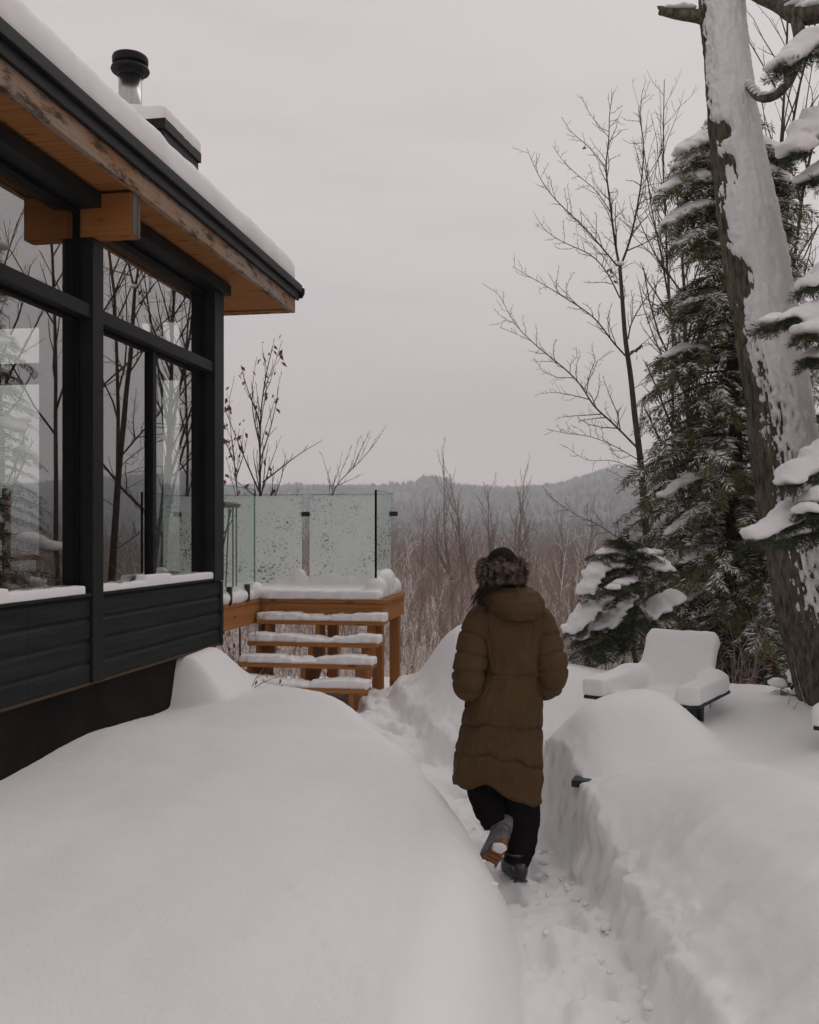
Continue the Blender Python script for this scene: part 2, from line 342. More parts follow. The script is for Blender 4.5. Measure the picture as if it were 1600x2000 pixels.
XL_Y = np.array([-3, 0, 1.5, 2.3, 2.75, 3.04, 3.63, 4.22, 4.8, 5.82, 7.1, 7.9, 8.5, 9.2])
XL_X = np.array([-.1, -.08, .02, .13, .205, .26, .36, .41, .32, .11, -.20, -.60, -1.0, -1.2])
XR_Y = np.array([-3, 0, 1.5, 2.5, 3.5, 4.4, 5.36, 6.1, 6.85, 7.4, 7.9, 8.4, 9.2])
XR_X = np.array([.7, .75, .86, .89, .91, .90, .79, .57, .31, .13, -.04, -.16, -.2])
def smooth_interp(y, Y, X):
    yy = np.linspace(Y[0], Y[-1], 400); xx = np.interp(yy, Y, X); k = np.hanning(31); k /= k.sum()
    xx = np.convolve(np.pad(xx, 15, 'edge'), k, 'valid'); return np.interp(y, yy, xx)
def gauss(x, y, cx, cy, sx, sy, p=2.0):
    return np.exp(-(np.abs((x-cx)/sx)**p + np.abs((y-cy)/sy)**p))
CH_L = np.array([1.395, 5.55])
def ground_z(x, y):
    # broad snow cover
    left = .44 + .07 * gauss(x, y, -.65, 7.5, .8, .8) + .07 * gauss(x, y, -.55, 4.9, .75, 1.6) + .035 * fbm(x*.8, y*.8, 0, 3, 21) + .022 * np.sin(y*2.6 + x*1.1 + 1.2*fbm(x*.6, y*.6, 0, 2, 23))
    left = left - .03 * gauss(x, y, -1.3, 6.6, .5, .25) + .03 * gauss(x, y, -.9, 5.9, .9, .22)
    left = left - .05 * gauss(x, y, -.2, 2.6, .9, .5)
    right = .50 + .07 * sst(.9, 1.5, x) + .025 * fbm(x*.7+9, y*.7, 0, 3, 22)
    right = right + .07 * gauss(x, y, 1.50, 4.72, .75, .40) + .05 * gauss(x, y, 1.9, 3.9, .55, .55) - .05 * gauss(x, y, 1.35, 4.05, .40, .22) + .03 * gauss(x, y, 1.2, 3.3, .4, .5)
    right = right + .295 * gauss(x, y, 1.27, 5.74, .48, .33, 3.0) - .05 * gauss(x, y, 1.2, 5.20, .45, .13) + .05 * gauss(x, y, .90, 5.8, .30, .40) + .10 * gauss(x, y, 1.35, 6.3, .40, .35)
    right = right - .07 * gauss(x, y, 1.95, 5.6, .30, .35) - .16 * gauss(x, y, 2.15, 4.85, .26, .30) - .05 * gauss(x, y, 2.5, 6.2, .6, .5)
    right = right + .46 * gauss(x, y, .50, 8.45, .36, .75, 2.6) + .18 * gauss(x, y, .95, 8.2, .5, .8) + .12 * gauss(x, y, .0, 8.5, .4, .5) + .06 * gauss(x, y, 1.4, 7.6, .6, .5)
    xl = smooth_interp(y, XL_Y, XL_X); xr = smooth_interp(y, XR_Y, XR_X)
    wob = fbm(x*2.1, y*2.1, 0, 3, 31)
    dl = xl - x + .035 * wob; dr = x - xr - (.07 * fbm(x*1.3, y*3.0, 0, 4, 33) + .03 * fbm(x*4, y*9, 0, 3, 34))
    floor = np.interp(y, [0, 5.3, 6.2, 7.2, 8.3, 9.5], [.0, .0, .05, .13, .26, .30])
    pc = .5 * (xl + xr); fp = np.mod(y, .66)
    floor = floor + .044 * fbm(x*4.5, y*4.5, 0, 4, 41) + .046 * np.abs(fbm(x*8, y*8, 0, 4, 42, .6)) - .075 * gauss(x - pc, fp, -.10, .17, .055, .13, 4) - .075 * gauss(x - pc, fp, .10, .50, .055, .13, 4)
    tl = 1 - (1 - np.clip((dl + .09) / .40, 0, 1)) ** 2.6                                   # rounded left bank
    hl = floor + (left - floor) * tl
    k_ = sst(4.6, 4.95, y) * (1 - sst(5.5, 6.4, y)); lip = sst(-.02, .10, dr) * (.40 + .50 * k_) + sst(.02, .55, dr) * .34 * (1 - k_) + sst(.08, 1.0, dr) * (.26 * (1 - k_)) + .10 * k_ * sst(.05, .3, dr)           # cut, crumbly right wall
    hr = floor + (right - floor) * lip
    rough = sst(-.02, .05, dr) * (1 - sst(.10, .34, dr))
    hr = hr + rough * (.012 * fbm(x*7, y*7, 0, 4, 51) + .006 * fbm(x*26, y*26, 0, 2, 52))
    mid = .5 * (xl + xr)
    h = np.where(x < mid, hl, hr)
    # drift wave against the house near the steps; scoop in front of it
    sx = (x + 1.62) * .985 - (y - 8.5) * .174; ly = (x + 1.62) * .174 + (y - 8.5) * .985
    edge = -.92 + .10 * sx
    wave = sst(edge - .07, edge + .10, ly) * (1 - sst(.0, .40, sx)) * (1 - sst(-.35, .4, ly) * .85)
    h = h + .36 * wave
    # the yard ends; the slope drops away
    ye = np.interp(x, [-6, -.6, .2, .8, 1.4, 2.0, 3.0, 6.0], [8.9, 9.0, 9.35, 9.25, 8.6, 8.0, 7.5, 7.2]) + .12 * fbm(x*1.1, 3.3, 0, 3, 61)
    d = y - ye
    drop = np.where(d > 0, .42 * d * sst(0, .9, d), 0)
    h = h - drop
    fz = far_z(x, y)
    w = sst(.5, 3.0, d)
    h = h * (1 - w) + fz * w
    bx = np.maximum(np.maximum(-3.3 - x, x - 4.2), 0.6 - y)
    w2 = sst(0, .8, bx) * (1 - w); h = h * (1 - w2) + .45 * w2
    rip = fbm(x*1.6 + y*.5, y*6.5 - x*1.1, 0, 3, 73)
    return h + .0022 * fbm(x*24, y*24, 0, 2, 71) + .006 * rip * sst(-.1, .4, fbm(x*.6, y*.6, 0, 2, 74)) + .010 * fbm(x*2.3, y*2.3, 0, 3, 75) * sst(.3, .5, h)

X0, X1, Y0, Y1 = -4.2, 5.0, -.3, 12.2
def grid(xs, ys, fz):
    X, Y = np.meshgrid(xs, ys); Z = fz(X, Y); nx, ny = len(xs), len(ys)
    i = np.arange(nx-1)[None, :] + np.arange(ny-1)[:, None] * nx
    F = np.stack([i, i+1, i+1+nx, i+nx], -1).reshape(-1, 4)
    return np.stack([X, Y, Z], -1).reshape(-1, 3), F
V, F = grid(np.unique(np.r_[np.arange(X0, -.45, .032), np.arange(-.45, 1.3, .013), np.arange(1.3, X1 + .001, .028)]), np.unique(np.r_[np.arange(Y0, 6.5, .021), np.arange(6.5, Y1 + .001, .03)]), ground_z)
# crumbled faces of the cut: push the steep right wall in and out, with a few undercut bites
_xr = smooth_interp(V[:, 1], XR_Y, XR_X); _w = sst(-.10, .0, V[:, 0]-_xr) * (1 - sst(.10, .26, V[:, 0]-_xr)) * sst(8.8, 8.2, V[:, 1])
V[:, 0] += _w * (.034 * fbm(V[:, 1]*4.2, V[:, 2]*8.0, 1.7, 4, 55) + .030 * fbm(V[:, 1]*14, V[:, 2]*18, .3, 4, 56, .65) + .012 * fbm(V[:, 1]*34, V[:, 2]*38, .9, 2, 58) - .035 * sst(.12, .34, V[:, 2]) * sst(-.1, .5, fbm(V[:, 1]*2.1, 3.1, 0, 3, 57)))
o = mesh_obj('snow_ground', V, F, MAT['snow'], None, True); tag(o, kind='structure')

def forest_mat():
    m = bpy.data.materials.new('forest_floor'); m.use_nodes = True; n, l = m.node_tree.nodes, m.node_tree.links
    b = n['Principled BSDF']; b.inputs['Roughness'].default_value = .95; b.inputs['Specular IOR Level'].default_value = .05
    g = n.new('ShaderNodeNewGeometry'); mp = n.new('ShaderNodeMapping'); mp.inputs['Scale'].default_value = (.012, .012, .012); l.new(g.outputs['Position'], mp.inputs[0])
    t = n.new('ShaderNodeTexNoise'); t.inputs['Scale'].default_value = 1; t.inputs['Detail'].default_value = 8; t.inputs['Roughness'].default_value = .7; l.new(mp.outputs[0], t.inputs['Vector'])
    r = n.new('ShaderNodeValToRGB'); el = r.color_ramp.elements
    el[0].position = .30; el[0].color = (.040, .048, .056, 1); el[1].position = .48; el[1].color = (.13, .13, .14, 1)  # bluish ramp: haze tint of the far hills put into the colour
    q = el.new(.62); q.color = (.19, .185, .195, 1); q = el.new(.72); q.color = (.45, .44, .45, 1)
    l.new(t.outputs['Fac'], r.inputs[0])
    # near the yard the ground between the trees is snow
    ln = n.new('ShaderNodeVectorMath'); ln.operation = 'LENGTH'; l.new(g.outputs['Position'], ln.inputs[0])
    mr = n.new('ShaderNodeMapRange'); mr.inputs['From Min'].default_value = 60; mr.inputs['From Max'].default_value = 260; l.new(ln.outputs['Value'], mr.inputs['Value'])
    mx = n.new('ShaderNodeMix'); mx.data_type = 'RGBA'; l.new(mr.outputs[0], mx.inputs['Factor']); mx.inputs['A'].default_value = (.40, .345, .315, 1); l.new(r.outputs[0], mx.inputs['B'])
    l.new(mx.outputs['Result'], b.inputs['Base Color']); MAT['forest_floor'] = m
forest_mat()
rad = np.concatenate([np.linspace(.01, 20, 24), np.geomspace(21, 2600, 90)]); ang = np.linspace(-math.pi, math.pi, 541)
A, Rr = np.meshgrid(ang, rad); XX, YY = Rr*np.sin(A), Rr*np.cos(A); ZZ = far_z(XX, YY)
inside = (XX > X0+.05) & (XX < X1-.05) & (YY > Y0+.05) & (YY < Y1-.05)
ZZ = np.where(inside, np.minimum(ZZ, .2) - 1.2, np.where(Rr < 16, ZZ - .05, ZZ))
nx = len(ang); i = np.arange(nx-1)[None, :] + np.arange(len(rad)-1)[:, None]*nx
F = np.stack([i, i+nx, i+nx+1, i+1], -1).reshape(-1, 4)
o = mesh_obj('valley_terrain', np.stack([XX, YY, ZZ], -1).reshape(-1, 3), F, MAT['forest_floor'], None, True); tag(o, kind='structure')

# ------------------------------------------------------------------ house (local: x outward from the long wall, y along it, corner at 0)
HROT = math.radians(-10)
house = thing('house', 'dark modern house with big windows, timber eaves and snow on its roof', 'house', (-1.62, 8.5, 0), HROT)
LYN = -9.5                                    # how far the wall runs back past the camera
def part(name, a, b, m, par=house, bv=.004):
    o = MB().box(a, b).build(name, MAT[m], par)
    if bv: bevel(o, bv)
    return o
part('foundation', (-4.9, LYN, -.6), (-.07, -.02, .82), 'foundation', bv=0)
part('flashing', (-.07, LYN, .806), (-.012, -.01, .824), 'rust_strip', bv=0)
# siding: each board its own piece, laps with a little shadow gap
z = .826; row = 0
random.seed(4)
while z < 1.33:
    hgt = .140
    joints = [LYN, -7.4 + .6*row % 1.1, -4.9 - .4*(row % 3), -3.02 + (.0 if row == 0 else -.9*((row*37) % 3)), -2.318]
    segs = list(zip(joints[:-1], joints[1:])) + [(-2.175, -.004)]
    for (a, b) in segs:
        if b - a < .05: continue
        m = MB().prism([(-.045, z), (-.020, z), (-.020, z + hgt*.70), (-.034, z + hgt*.86), (-.034, z + hgt), (-.045, z + hgt)], a+.0015, b-.0015, 1)
        m.build('siding_board', MAT['siding'], house)
    z += hgt
part('wall_backing', (-.20, LYN, .82), (-.046, -.006, 1.372), 'black_frame', bv=0)
part('window_sill', (-.20, LYN, 1.372), (-.006, -2.32, 1.392), 'black_metal')
part('window_sill', (-.20, -2.173, 1.372), (-.006, -.22, 1.392), 'black_metal')
for a, b, zb in ((-2.318, -2.175, .815), (-4.45, -4.31, .815), (-6.58, -6.44, .815), (-8.7, -8.56, .815)):
    part('post', (-.20, a, zb), (0, b, 3.668), 'black_metal', bv=.006)
part('corner_post', (-.20, -.216, 1.366), (0, 0.0, 3.850), 'black_metal', bv=.006)
part('corner_board', (-.20, -.05, .80), (-.008, .004, 1.36), 'siding', bv=.004)
part('wall_header', (-.22, LYN, 3.852), (.055, .03, 3.944), 'black_metal')
for lo, hi in ((-2.175, -.216), (-4.31, -2.318), (-6.44, -4.45), (-8.56, -6.58)):
    part('transom', (-.17, lo, 3.150), (-.015, hi, 3.238), 'black_metal')
    mul = lo + (hi-lo)*.46
    part('mullion', (-.17, mul, 1.392), (-.072, mul+.060, 3.150), 'black_metal')
    # three sashes per bay: the top light and the two tall lower lights
    for (a, b, z0, z1) in ((lo, hi, 3.238, 3.845), (lo, mul, 1.392, 3.150), (mul+.060, hi, 1.392, 3.150)):
        fr = MB(); w = .026
        fr.box((-.165, a, z0), (-.088, a+w, z1)).box((-.165, b-w, z0), (-.088, b, z1))
        fr.box((-.164, a+w, z0), (-.089, b-w, z0+w)).box((-.164, a+w, z1-w), (-.089, b-w, z1))
        f = fr.build('window_frame', MAT['black_frame'], house)
        MB().box((-.118, a+w*.8, z0+w*.8), (-.108, b-w*.8, z1-w*.8)).build('pane', MAT['window_glass'], f)
# eaves
EL, EH = 1.15, .30
for b0, b1 in ((LYN, -5.6), (-5.597, -2.235), (-2.232, .62), (.623, EL)):
    bevel(MB().box((EH-.045, b0, 3.946), (EH, b1, 4.084)).build('fascia_board', MAT['fascia_wood'], house), .006)
part('end_fascia', (-4.6, EL-.045, 3.946), (EH-.046, EL-.001, 4.084), 'fascia_wood', bv=.004)
part('soffit_trim', (-4.6, EL-.11, 3.951), (EH-.05, EL-.047, 3.962), 'deck_wood_x', bv=.002)
k = LYN
while k < EL-.12:                                            # soffit boards run across the eave
    e_ = min(k+.118, EL-.112)
    MB().box((-.22 if e_ < 0 else -4.6, k+.0015, 3.964), (EH-.046, e_-.0015, 3.982)).build('soffit_board', MAT['soffit_wood'], house)
    k += .118
part('gutter', (EH+.001, LYN, 4.076), (EH+.030, EL+.035, 4.150), 'black_metal', bv=.004)
part('drip_edge', (EH+.001, LYN, 4.1505), (EH+.060, EL+.045, 4.228), 'black_metal', bv=.006)
g = MB().prism([(EH-.02, 4.105), (EH+.05, 4.105), (EH+.075, 4.15), (EH+.075, 4.20), (EH-.02, 4.20)], EL+.046, EL+.075, 1); g.build('gutter_end_cap', MAT['black_metal'], house)
part('end_flashing', (-4.6, EL+.001, 4.085), (EH, EL+.04, 4.226), 'black_metal', bv=.004)
part('roof', (-4.6, LYN, 4.086), (EH-.001, EL, 4.205), 'roofing', bv=0)
for a, b in ((-2.315, -2.205), (-4.44, -4.33), (-6.57, -6.46)):
    bm_ = MB().box((-4.5, a, 3.670), (.262, b, 3.944)).build('beam', MAT['beam_wood'], house); bevel(bm_, .006)
    MB().box((.2625, a+.003, 3.673), (.270, b-.003, 3.941)).build('beam_end', MAT['end_grain'], bm_)
# shell behind: interior, end wall with its own windows
part('back_wall', (-4.92, LYN, .82), (-4.80, 0, 3.96), 'interior_wall', bv=0)
part('rear_wall', (-4.8, LYN, .82), (-.22, LYN+.12, 3.96), 'interior_wall', bv=0)
part('interior_floor', (-4.8, LYN+.12, 1.05), (-.21, -.121, 1.15), 'interior_floor', bv=0)
part('ceiling', (-4.8, LYN, 3.985), (-.0, -.0, 4.02), 'soffit_wood', bv=0)
ew = [(-.80, -.32), (-3.3, -1.65)]                         # end-wall windows (x ranges)
xs = [-4.8, -3.3, -1.65, -.80, -.32, -.20]
part('end_wall', (-4.8, -.12, .82), (-.20, -.001, 1.395), 'siding', bv=0)
part('end_wall', (-4.8, -.12, 3.68), (-.20, -.001, 3.944), 'siding', bv=0)
for a, b in ((-4.8, -3.3), (-1.65, -.80), (-.32, -.2)):
    part('end_wall', (a, -.12, 1.395), (b, -.001, 3.68), 'siding', bv=0)
for a, b in ew:
    f = MB(); w = .05
    f.box((a, -.1, 1.395), (a+w, -.03, 3.68)).box((b-w, -.1, 1.395), (b, -.03, 3.68)).box((a+w, -.099, 1.395), (b-w, -.031, 1.445)).box((a+w, -.099, 3.63), (b-w, -.031, 3.68)).box((a+w, -.099, 3.12), (b-w, -.031, 3.30))
    if b-a < 1: f.box((-.64, -.098, 1.445), (-.55, -.032, 3.12)).box((-.64, -.098, 3.3), (-.55, -.032, 3.63))
    ff = f.build('end_window_frame', MAT['black_frame'], house)
    MB().box((a+w*.8, -.07, 1.435), (b-w*.8, -.06, 3.13)).build('pane', MAT['rail_glass'], ff)
    MB().box((a+w*.8, -.07, 3.29), (b-w*.8, -.06, 3.64)).build('pane', MAT['rail_glass'], ff)
# chimney
ch = part('chimney_chase', (-1.25, -.41, 4.20), (-.376, .34, 5.235), 'black_metal', bv=.004)
MB().box((-1.27, -.43, 5.17), (-.356, .36, 5.255)).build('chase_cap', MAT['black_metal'], ch)
def lathe(prof, n=40):
    th = np.arange(n)*2*math.pi/n; V = np.array([[r*np.cos(th), r*np.sin(th), np.full(n, z)] for r, z in prof]).transpose(0, 2, 1).reshape(-1, 3)
    f = [(i*n+j, i*n+(j+1) % n, (i+1)*n+(j+1) % n, (i+1)*n+j) for i in range(len(prof)-1) for j in range(n)]
    f += [tuple(range(n-1, -1, -1)), tuple((len(prof)-1)*n+j for j in range(n))]; return V, f
PX, PY = -.74, -.28
v_, f_ = lathe([(.098, 5.2), (.098, 5.70)]); pipe = MB().add(v_ + (PX, PY, 0), f_).build('chimney_pipe', MAT['steel'], house, False)
for p_ in pipe.data.polygons: p_.use_smooth = len(p_.vertices) == 4
v_, f_ = lathe([(.108, 5.69), (.112, 5.735), (.158, 5.738), (.163, 5.75), (.158, 5.765), (.122, 5.785), (.118, 5.80)]); MB().add(v_ + (PX, PY, 0), f_).build('chimney_collar', MAT['black_metal'], house)
v_, f_ = lathe([(.07, 5.765), (.10, 5.77), (.10, 5.795), (.140, 5.797), (.150, 5.808), (.152, 5.845), (.146, 5.862), (.12, 5.872), (.04, 5.878)]); MB().add(v_ + (PX, PY, 0), f_).build('chimney_cap', MAT['black_metal'], house)
# snow on the house
snow_part('roof_snow', [('box', (-2.12, (LYN+EL)/2, 4.33), (4.90, EL-LYN+.06, .31), 0.0)], house, .05, 16, .016, 5.0)
snow_part('chimney_snow', [('box', (-.81, -.03, 5.30), (.92, .80, .15), 0.0), ('ball', (-.75, -.18, 5.33), (.36, .30, .12)), ('ball', (-.8, .1, 5.31), (.4, .3, .10))], house, .02, 16, .008, 7)
for a, b, sd in ((-2.16, -.235, 1), (-4.29, -2.40, 2), (-6.4, -4.5, 3)):
    pr = []; n_ = 9
    for q in range(n_):
        t = (q+.5)/n_; hh = .035 + .03*(vn3(t*5, sd, 0, 3)+.6)*.6 + (.022 if abs(t-.42) < .12 else 0) + .02*t
        pr.append(('box', (-.052, a+(b-a)*t, 1.385+hh/2), (.088, (b-a)/n_+.02, hh), 0.0))
    snow_part('sill_snow', pr, house, .010, 7, .004, 14, sd)

# ------------------------------------------------------------------ deck with steps and glass guard (same local frame)
deck = thing('deck', 'raised cedar deck with four snowy steps and a glass guard', 'deck', (-1.62, 8.5, 0), HROT)
DZ = 1.14; DF, DB, DR, DLX = 1.0, 2.12, 1.21, -3.4
y_ = DF - .02
while y_ < DB - .02:
    e_ = min(y_ + .138, DB); bevel(MB().box((.004, y_, DZ-.034), (DR+.02, e_-.006, DZ)).build('deck_board', MAT['deck_wood_x'], deck), .004); y_ += .14
y_ = .01
while y_ < DB - .02:
    e_ = min(y_ + .138, DB); bevel(MB().box((DLX, y_, DZ-.034), (.0, e_-.006, DZ)).build('deck_board', MAT['deck_wood_x'], deck), .004); y_ += .14
def dpart(name, a, b, m, bv=.005): o = MB().box(a, b).build(name, MAT[m], deck); bevel(o, bv); return o
dpart('front_fascia', (.0, DF, DZ-.215), (DR-.0, DF+.04, DZ-.036), 'deck_wood_x')
dpart('side_fascia', (DR-.04, DF+.041, DZ-.225), (DR, DB, DZ-.036), 'deck_wood_y')
dpart('side_fascia', (-.045, .012, DZ-.225), (-.005, DF+.04, DZ-.036), 'deck_wood_y')
dpart('back_fascia', (DLX, DB-.04, DZ-.225), (DR-.041, DB, DZ-.037), 'deck_wood_x')
for x_, y_ in ((DR-.115, DF+.045), (DR-.125, DB-.16), (-.02, DF+.05), (.42, DB-.17), (-1.6, DB-.17)):
    dpart('deck_post', (x_, y_, -1.0), (x_+.10, y_+.10, DZ-.04), 'deck_wood_z')
treads = [(.785, .953), (.535, .775), (.285, .612), (.035, .440)]
for ti, (ty, tz) in enumerate(treads):
    dpart('stair_tread', (.02, ty, tz-.040), (1.25, ty+.265, tz), 'deck_wood_x')
for sx0 in (.10, .60, 1.10):
    poly = []                                                # a sawtooth carriage under the treads
    for ty, tz in treads: poly += [(ty+.262, tz-.042), (ty+.02, tz-.042)] if False else []
    pts = [(DF+.0, DZ-.22), (DF+.0, DZ-.215)]
    up = []
    for ty, tz in treads:
        up += [(ty+.25, tz-.041), (ty+.028, tz-.041)]
    up = [(DF-.001, treads[0][1]-.041)] + up[1:]
    low = [(.06, .0), (.30, .0), (DF-.001, .60)]
    m = MB().prism(up + low, sx0, sx0+.045, 0); m.build('stringer', MAT['deck_wood_z'], deck)
# glass guard panels
def panel(a, b, m, edge):
    o = MB().box(a, b).build('glass_panel', MAT[m], deck)
    return o
GT, GB = DZ+1.055, DZ+.05
p1 = panel((-.016, .03, GB), (-.004, .83, GT), 'rail_glass', None)
MB().box((-.017, .8302, GB), (-.003, .836, GT)).build('pane_edge', MAT['edge_glass'], p1)
MB().box((-.017, .03, GT+.0002), (-.003, .83, GT+.004)).build('pane_edge', MAT['edge_glass'], p1)
p2 = panel((1.10, 1.175, GB), (1.112, 2.06, GT), 'rail_glass', None)
MB().box((1.096, 1.165, GB), (1.116, 1.1748, GT)).build('pane_edge', MAT['dark_edge_glass'], p2)
MB().box((1.099, 1.175, GT+.0002), (1.113, 2.06, GT+.004)).build('pane_edge', MAT['edge_glass'], p2)
BP = 2.062
spans = [(-2.6, -1.25), (-1.235, .115), (.175, 1.095)]
for a, b in spans:
    pb = panel((a, BP, GB), (b, BP+.012, GT), 'rail_glass', None)
    # blown snow stuck to the pane, thinner towards its upright edges
    ins = .012; nxg = 60; nzg = 60
    gx = np.linspace(a+ins, b-ins, nxg); gz = np.linspace(GB, GT-.012, nzg)
    GX, GZ = np.meshgrid(gx, gz); th = .004 + .003*fbm(GX*14, GZ*14, 0, 3, 77)
    V = np.stack([GX, BP-.001-th, GZ], -1).reshape(-1, 3); i = np.arange(nxg-1)[None, :] + np.arange(nzg-1)[:, None]*nxg
    F = np.stack([i, i+1, i+1+nxg, i+nxg], -1).reshape(-1, 4)
    mesh_obj('stuck_snow', V, F, MAT['frosted_snow'], pb, True)
    MB().box((a, BP-.001, GT+.0002), (b, BP+.013, GT+.004)).build('pane_edge', MAT['edge_glass'], pb)
for x_ in (.145, 1.107, -1.24):
    c = MB().box((x_-.045, BP-.02, GT-.235), (x_+.045, BP+.03, GT-.185)); bevel(c.build('glass_clip', MAT['dark_clip'], deck), .004)
for y_ in (.15, .62):
    c = MB().box((-.035, y_-.02, DZ+.0), (.015, y_+.02, DZ+.16)); bevel(c.build('glass_clamp', MAT['dark_clip'], deck), .004)
for x_ in (1.09,):
    for y_ in (1.35, 1.85):
        c = MB().box((x_, y_-.02, DZ), (x_+.04, y_+.02, DZ+.15)); bevel(c.build('glass_clamp', MAT['dark_clip'], deck), .004)
# snow on the deck and the steps
pr = [('box', (.60, 1.52, DZ+.035), (1.17, 1.06, .10), 0.0), ('box', (-1.7, 1.06, DZ+.04), (3.35, 2.05, .11), 0.0)]
rs = random.Random(9)
for q in range(26):
    x_ = rs.uniform(.06, 1.0); pr.append(('ball', (x_, rs.uniform(1.08, 1.35), DZ+.055), (rs.uniform(.05, .11), rs.uniform(.04, .08), rs.uniform(.03, .055))))
for q in range(14):
    x_ = -.1 + 1.2*q/13; pr.append(('ball', (x_, 2.0, DZ+.08), (.11, .10, .075 + .045*math.sin(q*2.1)**2 + (.07 if q in (2, 6, 11) else 0))))
pr += [('ball', (1.10, 1.20, DZ+.11), (.11, .12, .10)), ('ball', (1.13, 1.42, DZ+.15), (.09, .16, .12)), ('ball', (1.12, 1.66, DZ+.15), (.09, .13, .13)), ('ball', (1.12, 1.9, DZ+.10), (.09, .14, .08)), ('ball', (1.14, 1.52, DZ+.24), (.05, .05, .045)), ('ball', (1.12, 1.3, DZ+.21), (.05, .06, .05))]
for q in range(12): pr.append(('ball', (-.065, .06 + .075*q, DZ+.06), (.085, .10, .050 + .018*(q % 3))))
pr += [('ball', (-.05, .88, DZ+.09), (.10, .16, .09)), ('ball', (.06, 1.06, DZ+.06), (.14, .09, .05))]
snow_part('deck_snow', pr, deck, .022, 6, .014, 11)
for ti, (ty, tz) in enumerate(treads):
    pr = []
    for q in range(13):                                      # fluffy at both ends, trodden low in the middle
        t_ = q/12; x_ = .075 + 1.12*t_; low = math.exp(-((t_-.52-.05*math.sin(ti*2))/.17)**2); hh = .078 - .048*low + rs.uniform(-.008, .010)
        pr.append(('box', (x_, ty+.135+rs.uniform(-.006, .006), tz+hh/2-.012), (.125, .235-.02*(q in (0, 12)), hh), 0.0))
    for q in range(26): pr.append(('ball', (rs.uniform(.36, .95), ty+rs.uniform(.05, .23), tz+.022), (rs.uniform(.025, .06), rs.uniform(.025, .05), rs.uniform(.018, .040))))
    snow_part('tread_snow', pr, deck, .011, 7, .009, 15, ti+5)
# ------------------------------------------------------------------ plants: generators
def resample(pts, step):
    pts = np.asarray(pts, float); d = np.r_[0, np.cumsum(np.linalg.norm(np.diff(pts, axis=0), axis=1))]
    n = max(3, int(d[-1]/step)+1); t = np.linspace(0, d[-1], n)
    # smooth Catmull-like: interpolate then average
    q = np.stack([np.interp(t, d, pts[:, k]) for k in range(3)], 1)
    for _ in range(2): q[1:-1] = .25*q[:-2] + .5*q[1:-1] + .25*q[2:]
    return q
def unit(v): return v / (np.linalg.norm(v) + 1e-9)
def grow(mb, pts, r0, r1, level, rng, dens=7.0, ratio=.5, ang=.75, up=.35, wig=.06, rmin=.0016, sides=(8, 5, 4, 3, 3), maxlev=3, start=.15, mi=0, stats=None, tips=None):
    'a branch as a tapered tube, with alternating twigs down to maxlev'
    pts = np.asarray(pts, float); k = len(pts); r = np.linspace(r0, r1, k)
    mb.tube(pts, r, sides[min(level, 4)], mi, cap=False)
    if tips is not None: tips.append(pts[-1])
    if level >= maxlev: return
    seg = np.linalg.norm(np.diff(pts, axis=0), axis=1); L = seg.sum(); cum = np.r_[0, np.cumsum(seg)]
    n = max(1, int(L*dens*(1.5**level))); side = rng.choice([-1, 1])
    for q in range(n):
        t = start + (1-start)*(q + rng.uniform(.1, .9))/n; s = t*L
        p = np.array([np.interp(s, cum, pts[:, c]) for c in range(3)])
        i = min(k-2, np.searchsorted(cum, s)-1); i = max(i, 0); T = unit(pts[i+1]-pts[i])
        rr = np.interp(s, cum, r)
        lat = unit(np.cross(T, rng.normal(size=3)))
        side = -side
        a = ang*rng.uniform(.7, 1.25)
        d = unit(T*math.cos(a) + lat*math.sin(a)*side + np.array([0, 0, up*.4]))
        l = L*ratio*(1-.62*t)*rng.uniform(.45, 1.1)
        if l < .03: continue
        m = 5 if level == 0 else (4 if level == 1 else 3)
        st = l/(m-1); cp = [p]
        for w in range(m-1):
            d = unit(d + rng.normal(size=3)*wig*2.2 + np.array([0, 0, up*.35])); cp.append(cp[-1]+d*st)
        rc = max(min(rr*.62, l*.017+.001), rmin)
        grow(mb, cp, rc, max(rc*.3, rmin*.8), level+1, rng, dens, ratio, ang, up, wig, rmin, sides, maxlev, .15, mi, stats, tips)

def free_tree(rng, H, r0, lean=.06, n=9, **kw):
    p = [np.zeros(3)]; d = np.array([rng.normal()*lean, rng.normal()*lean, 1.0])
    for q in range(n):
        d = unit(d + np.array([rng.normal()*.07, rng.normal()*.07, .1])); p.append(p[-1]+d*H/n)
    mb = MB(); grow(mb, p, r0, r0*.15, 0, rng, **kw); return mb
def arrays(mb):
    V = np.concatenate(mb.v); T = []
    for f in mb.f:
        for q in range(1, len(f)-1): T.append((f[0], f[q], f[q+1]))
    return V, np.array(T, dtype=np.int64)
def scatter(temps, pos, rot, scl, which, tilt=None):
    'copies of triangle templates, joined: returns V, F and the template index of each face'
    VV, FF, n = [], [], 0
    for t, (tv, tf) in enumerate(temps):
        idx = np.where(which == t)[0]
        if not len(idx): continue
        c, s = np.cos(rot[idx]), np.sin(rot[idx]); S = scl[idx]
        if S.ndim == 1: S = np.stack([S, S, S], 1)
        x = tv[None, :, 0]*S[:, 0:1]; y = tv[None, :, 1]*S[:, 1:2]; z = tv[None, :, 2]*S[:, 2:3]
        X = x*c[:, None] - y*s[:, None] + pos[idx, 0:1]; Y = x*s[:, None] + y*c[:, None] + pos[idx, 1:2]; Z = z + pos[idx, 2:3]
        VV.append(np.stack([X, Y, Z], -1).reshape(-1, 3)); m = len(tv)
        FF.append((tf[None] + (np.arange(len(idx))*m)[:, None, None]).reshape(-1, 3) + n); n += m*len(idx)
    return np.concatenate(VV), np.concatenate(FF)
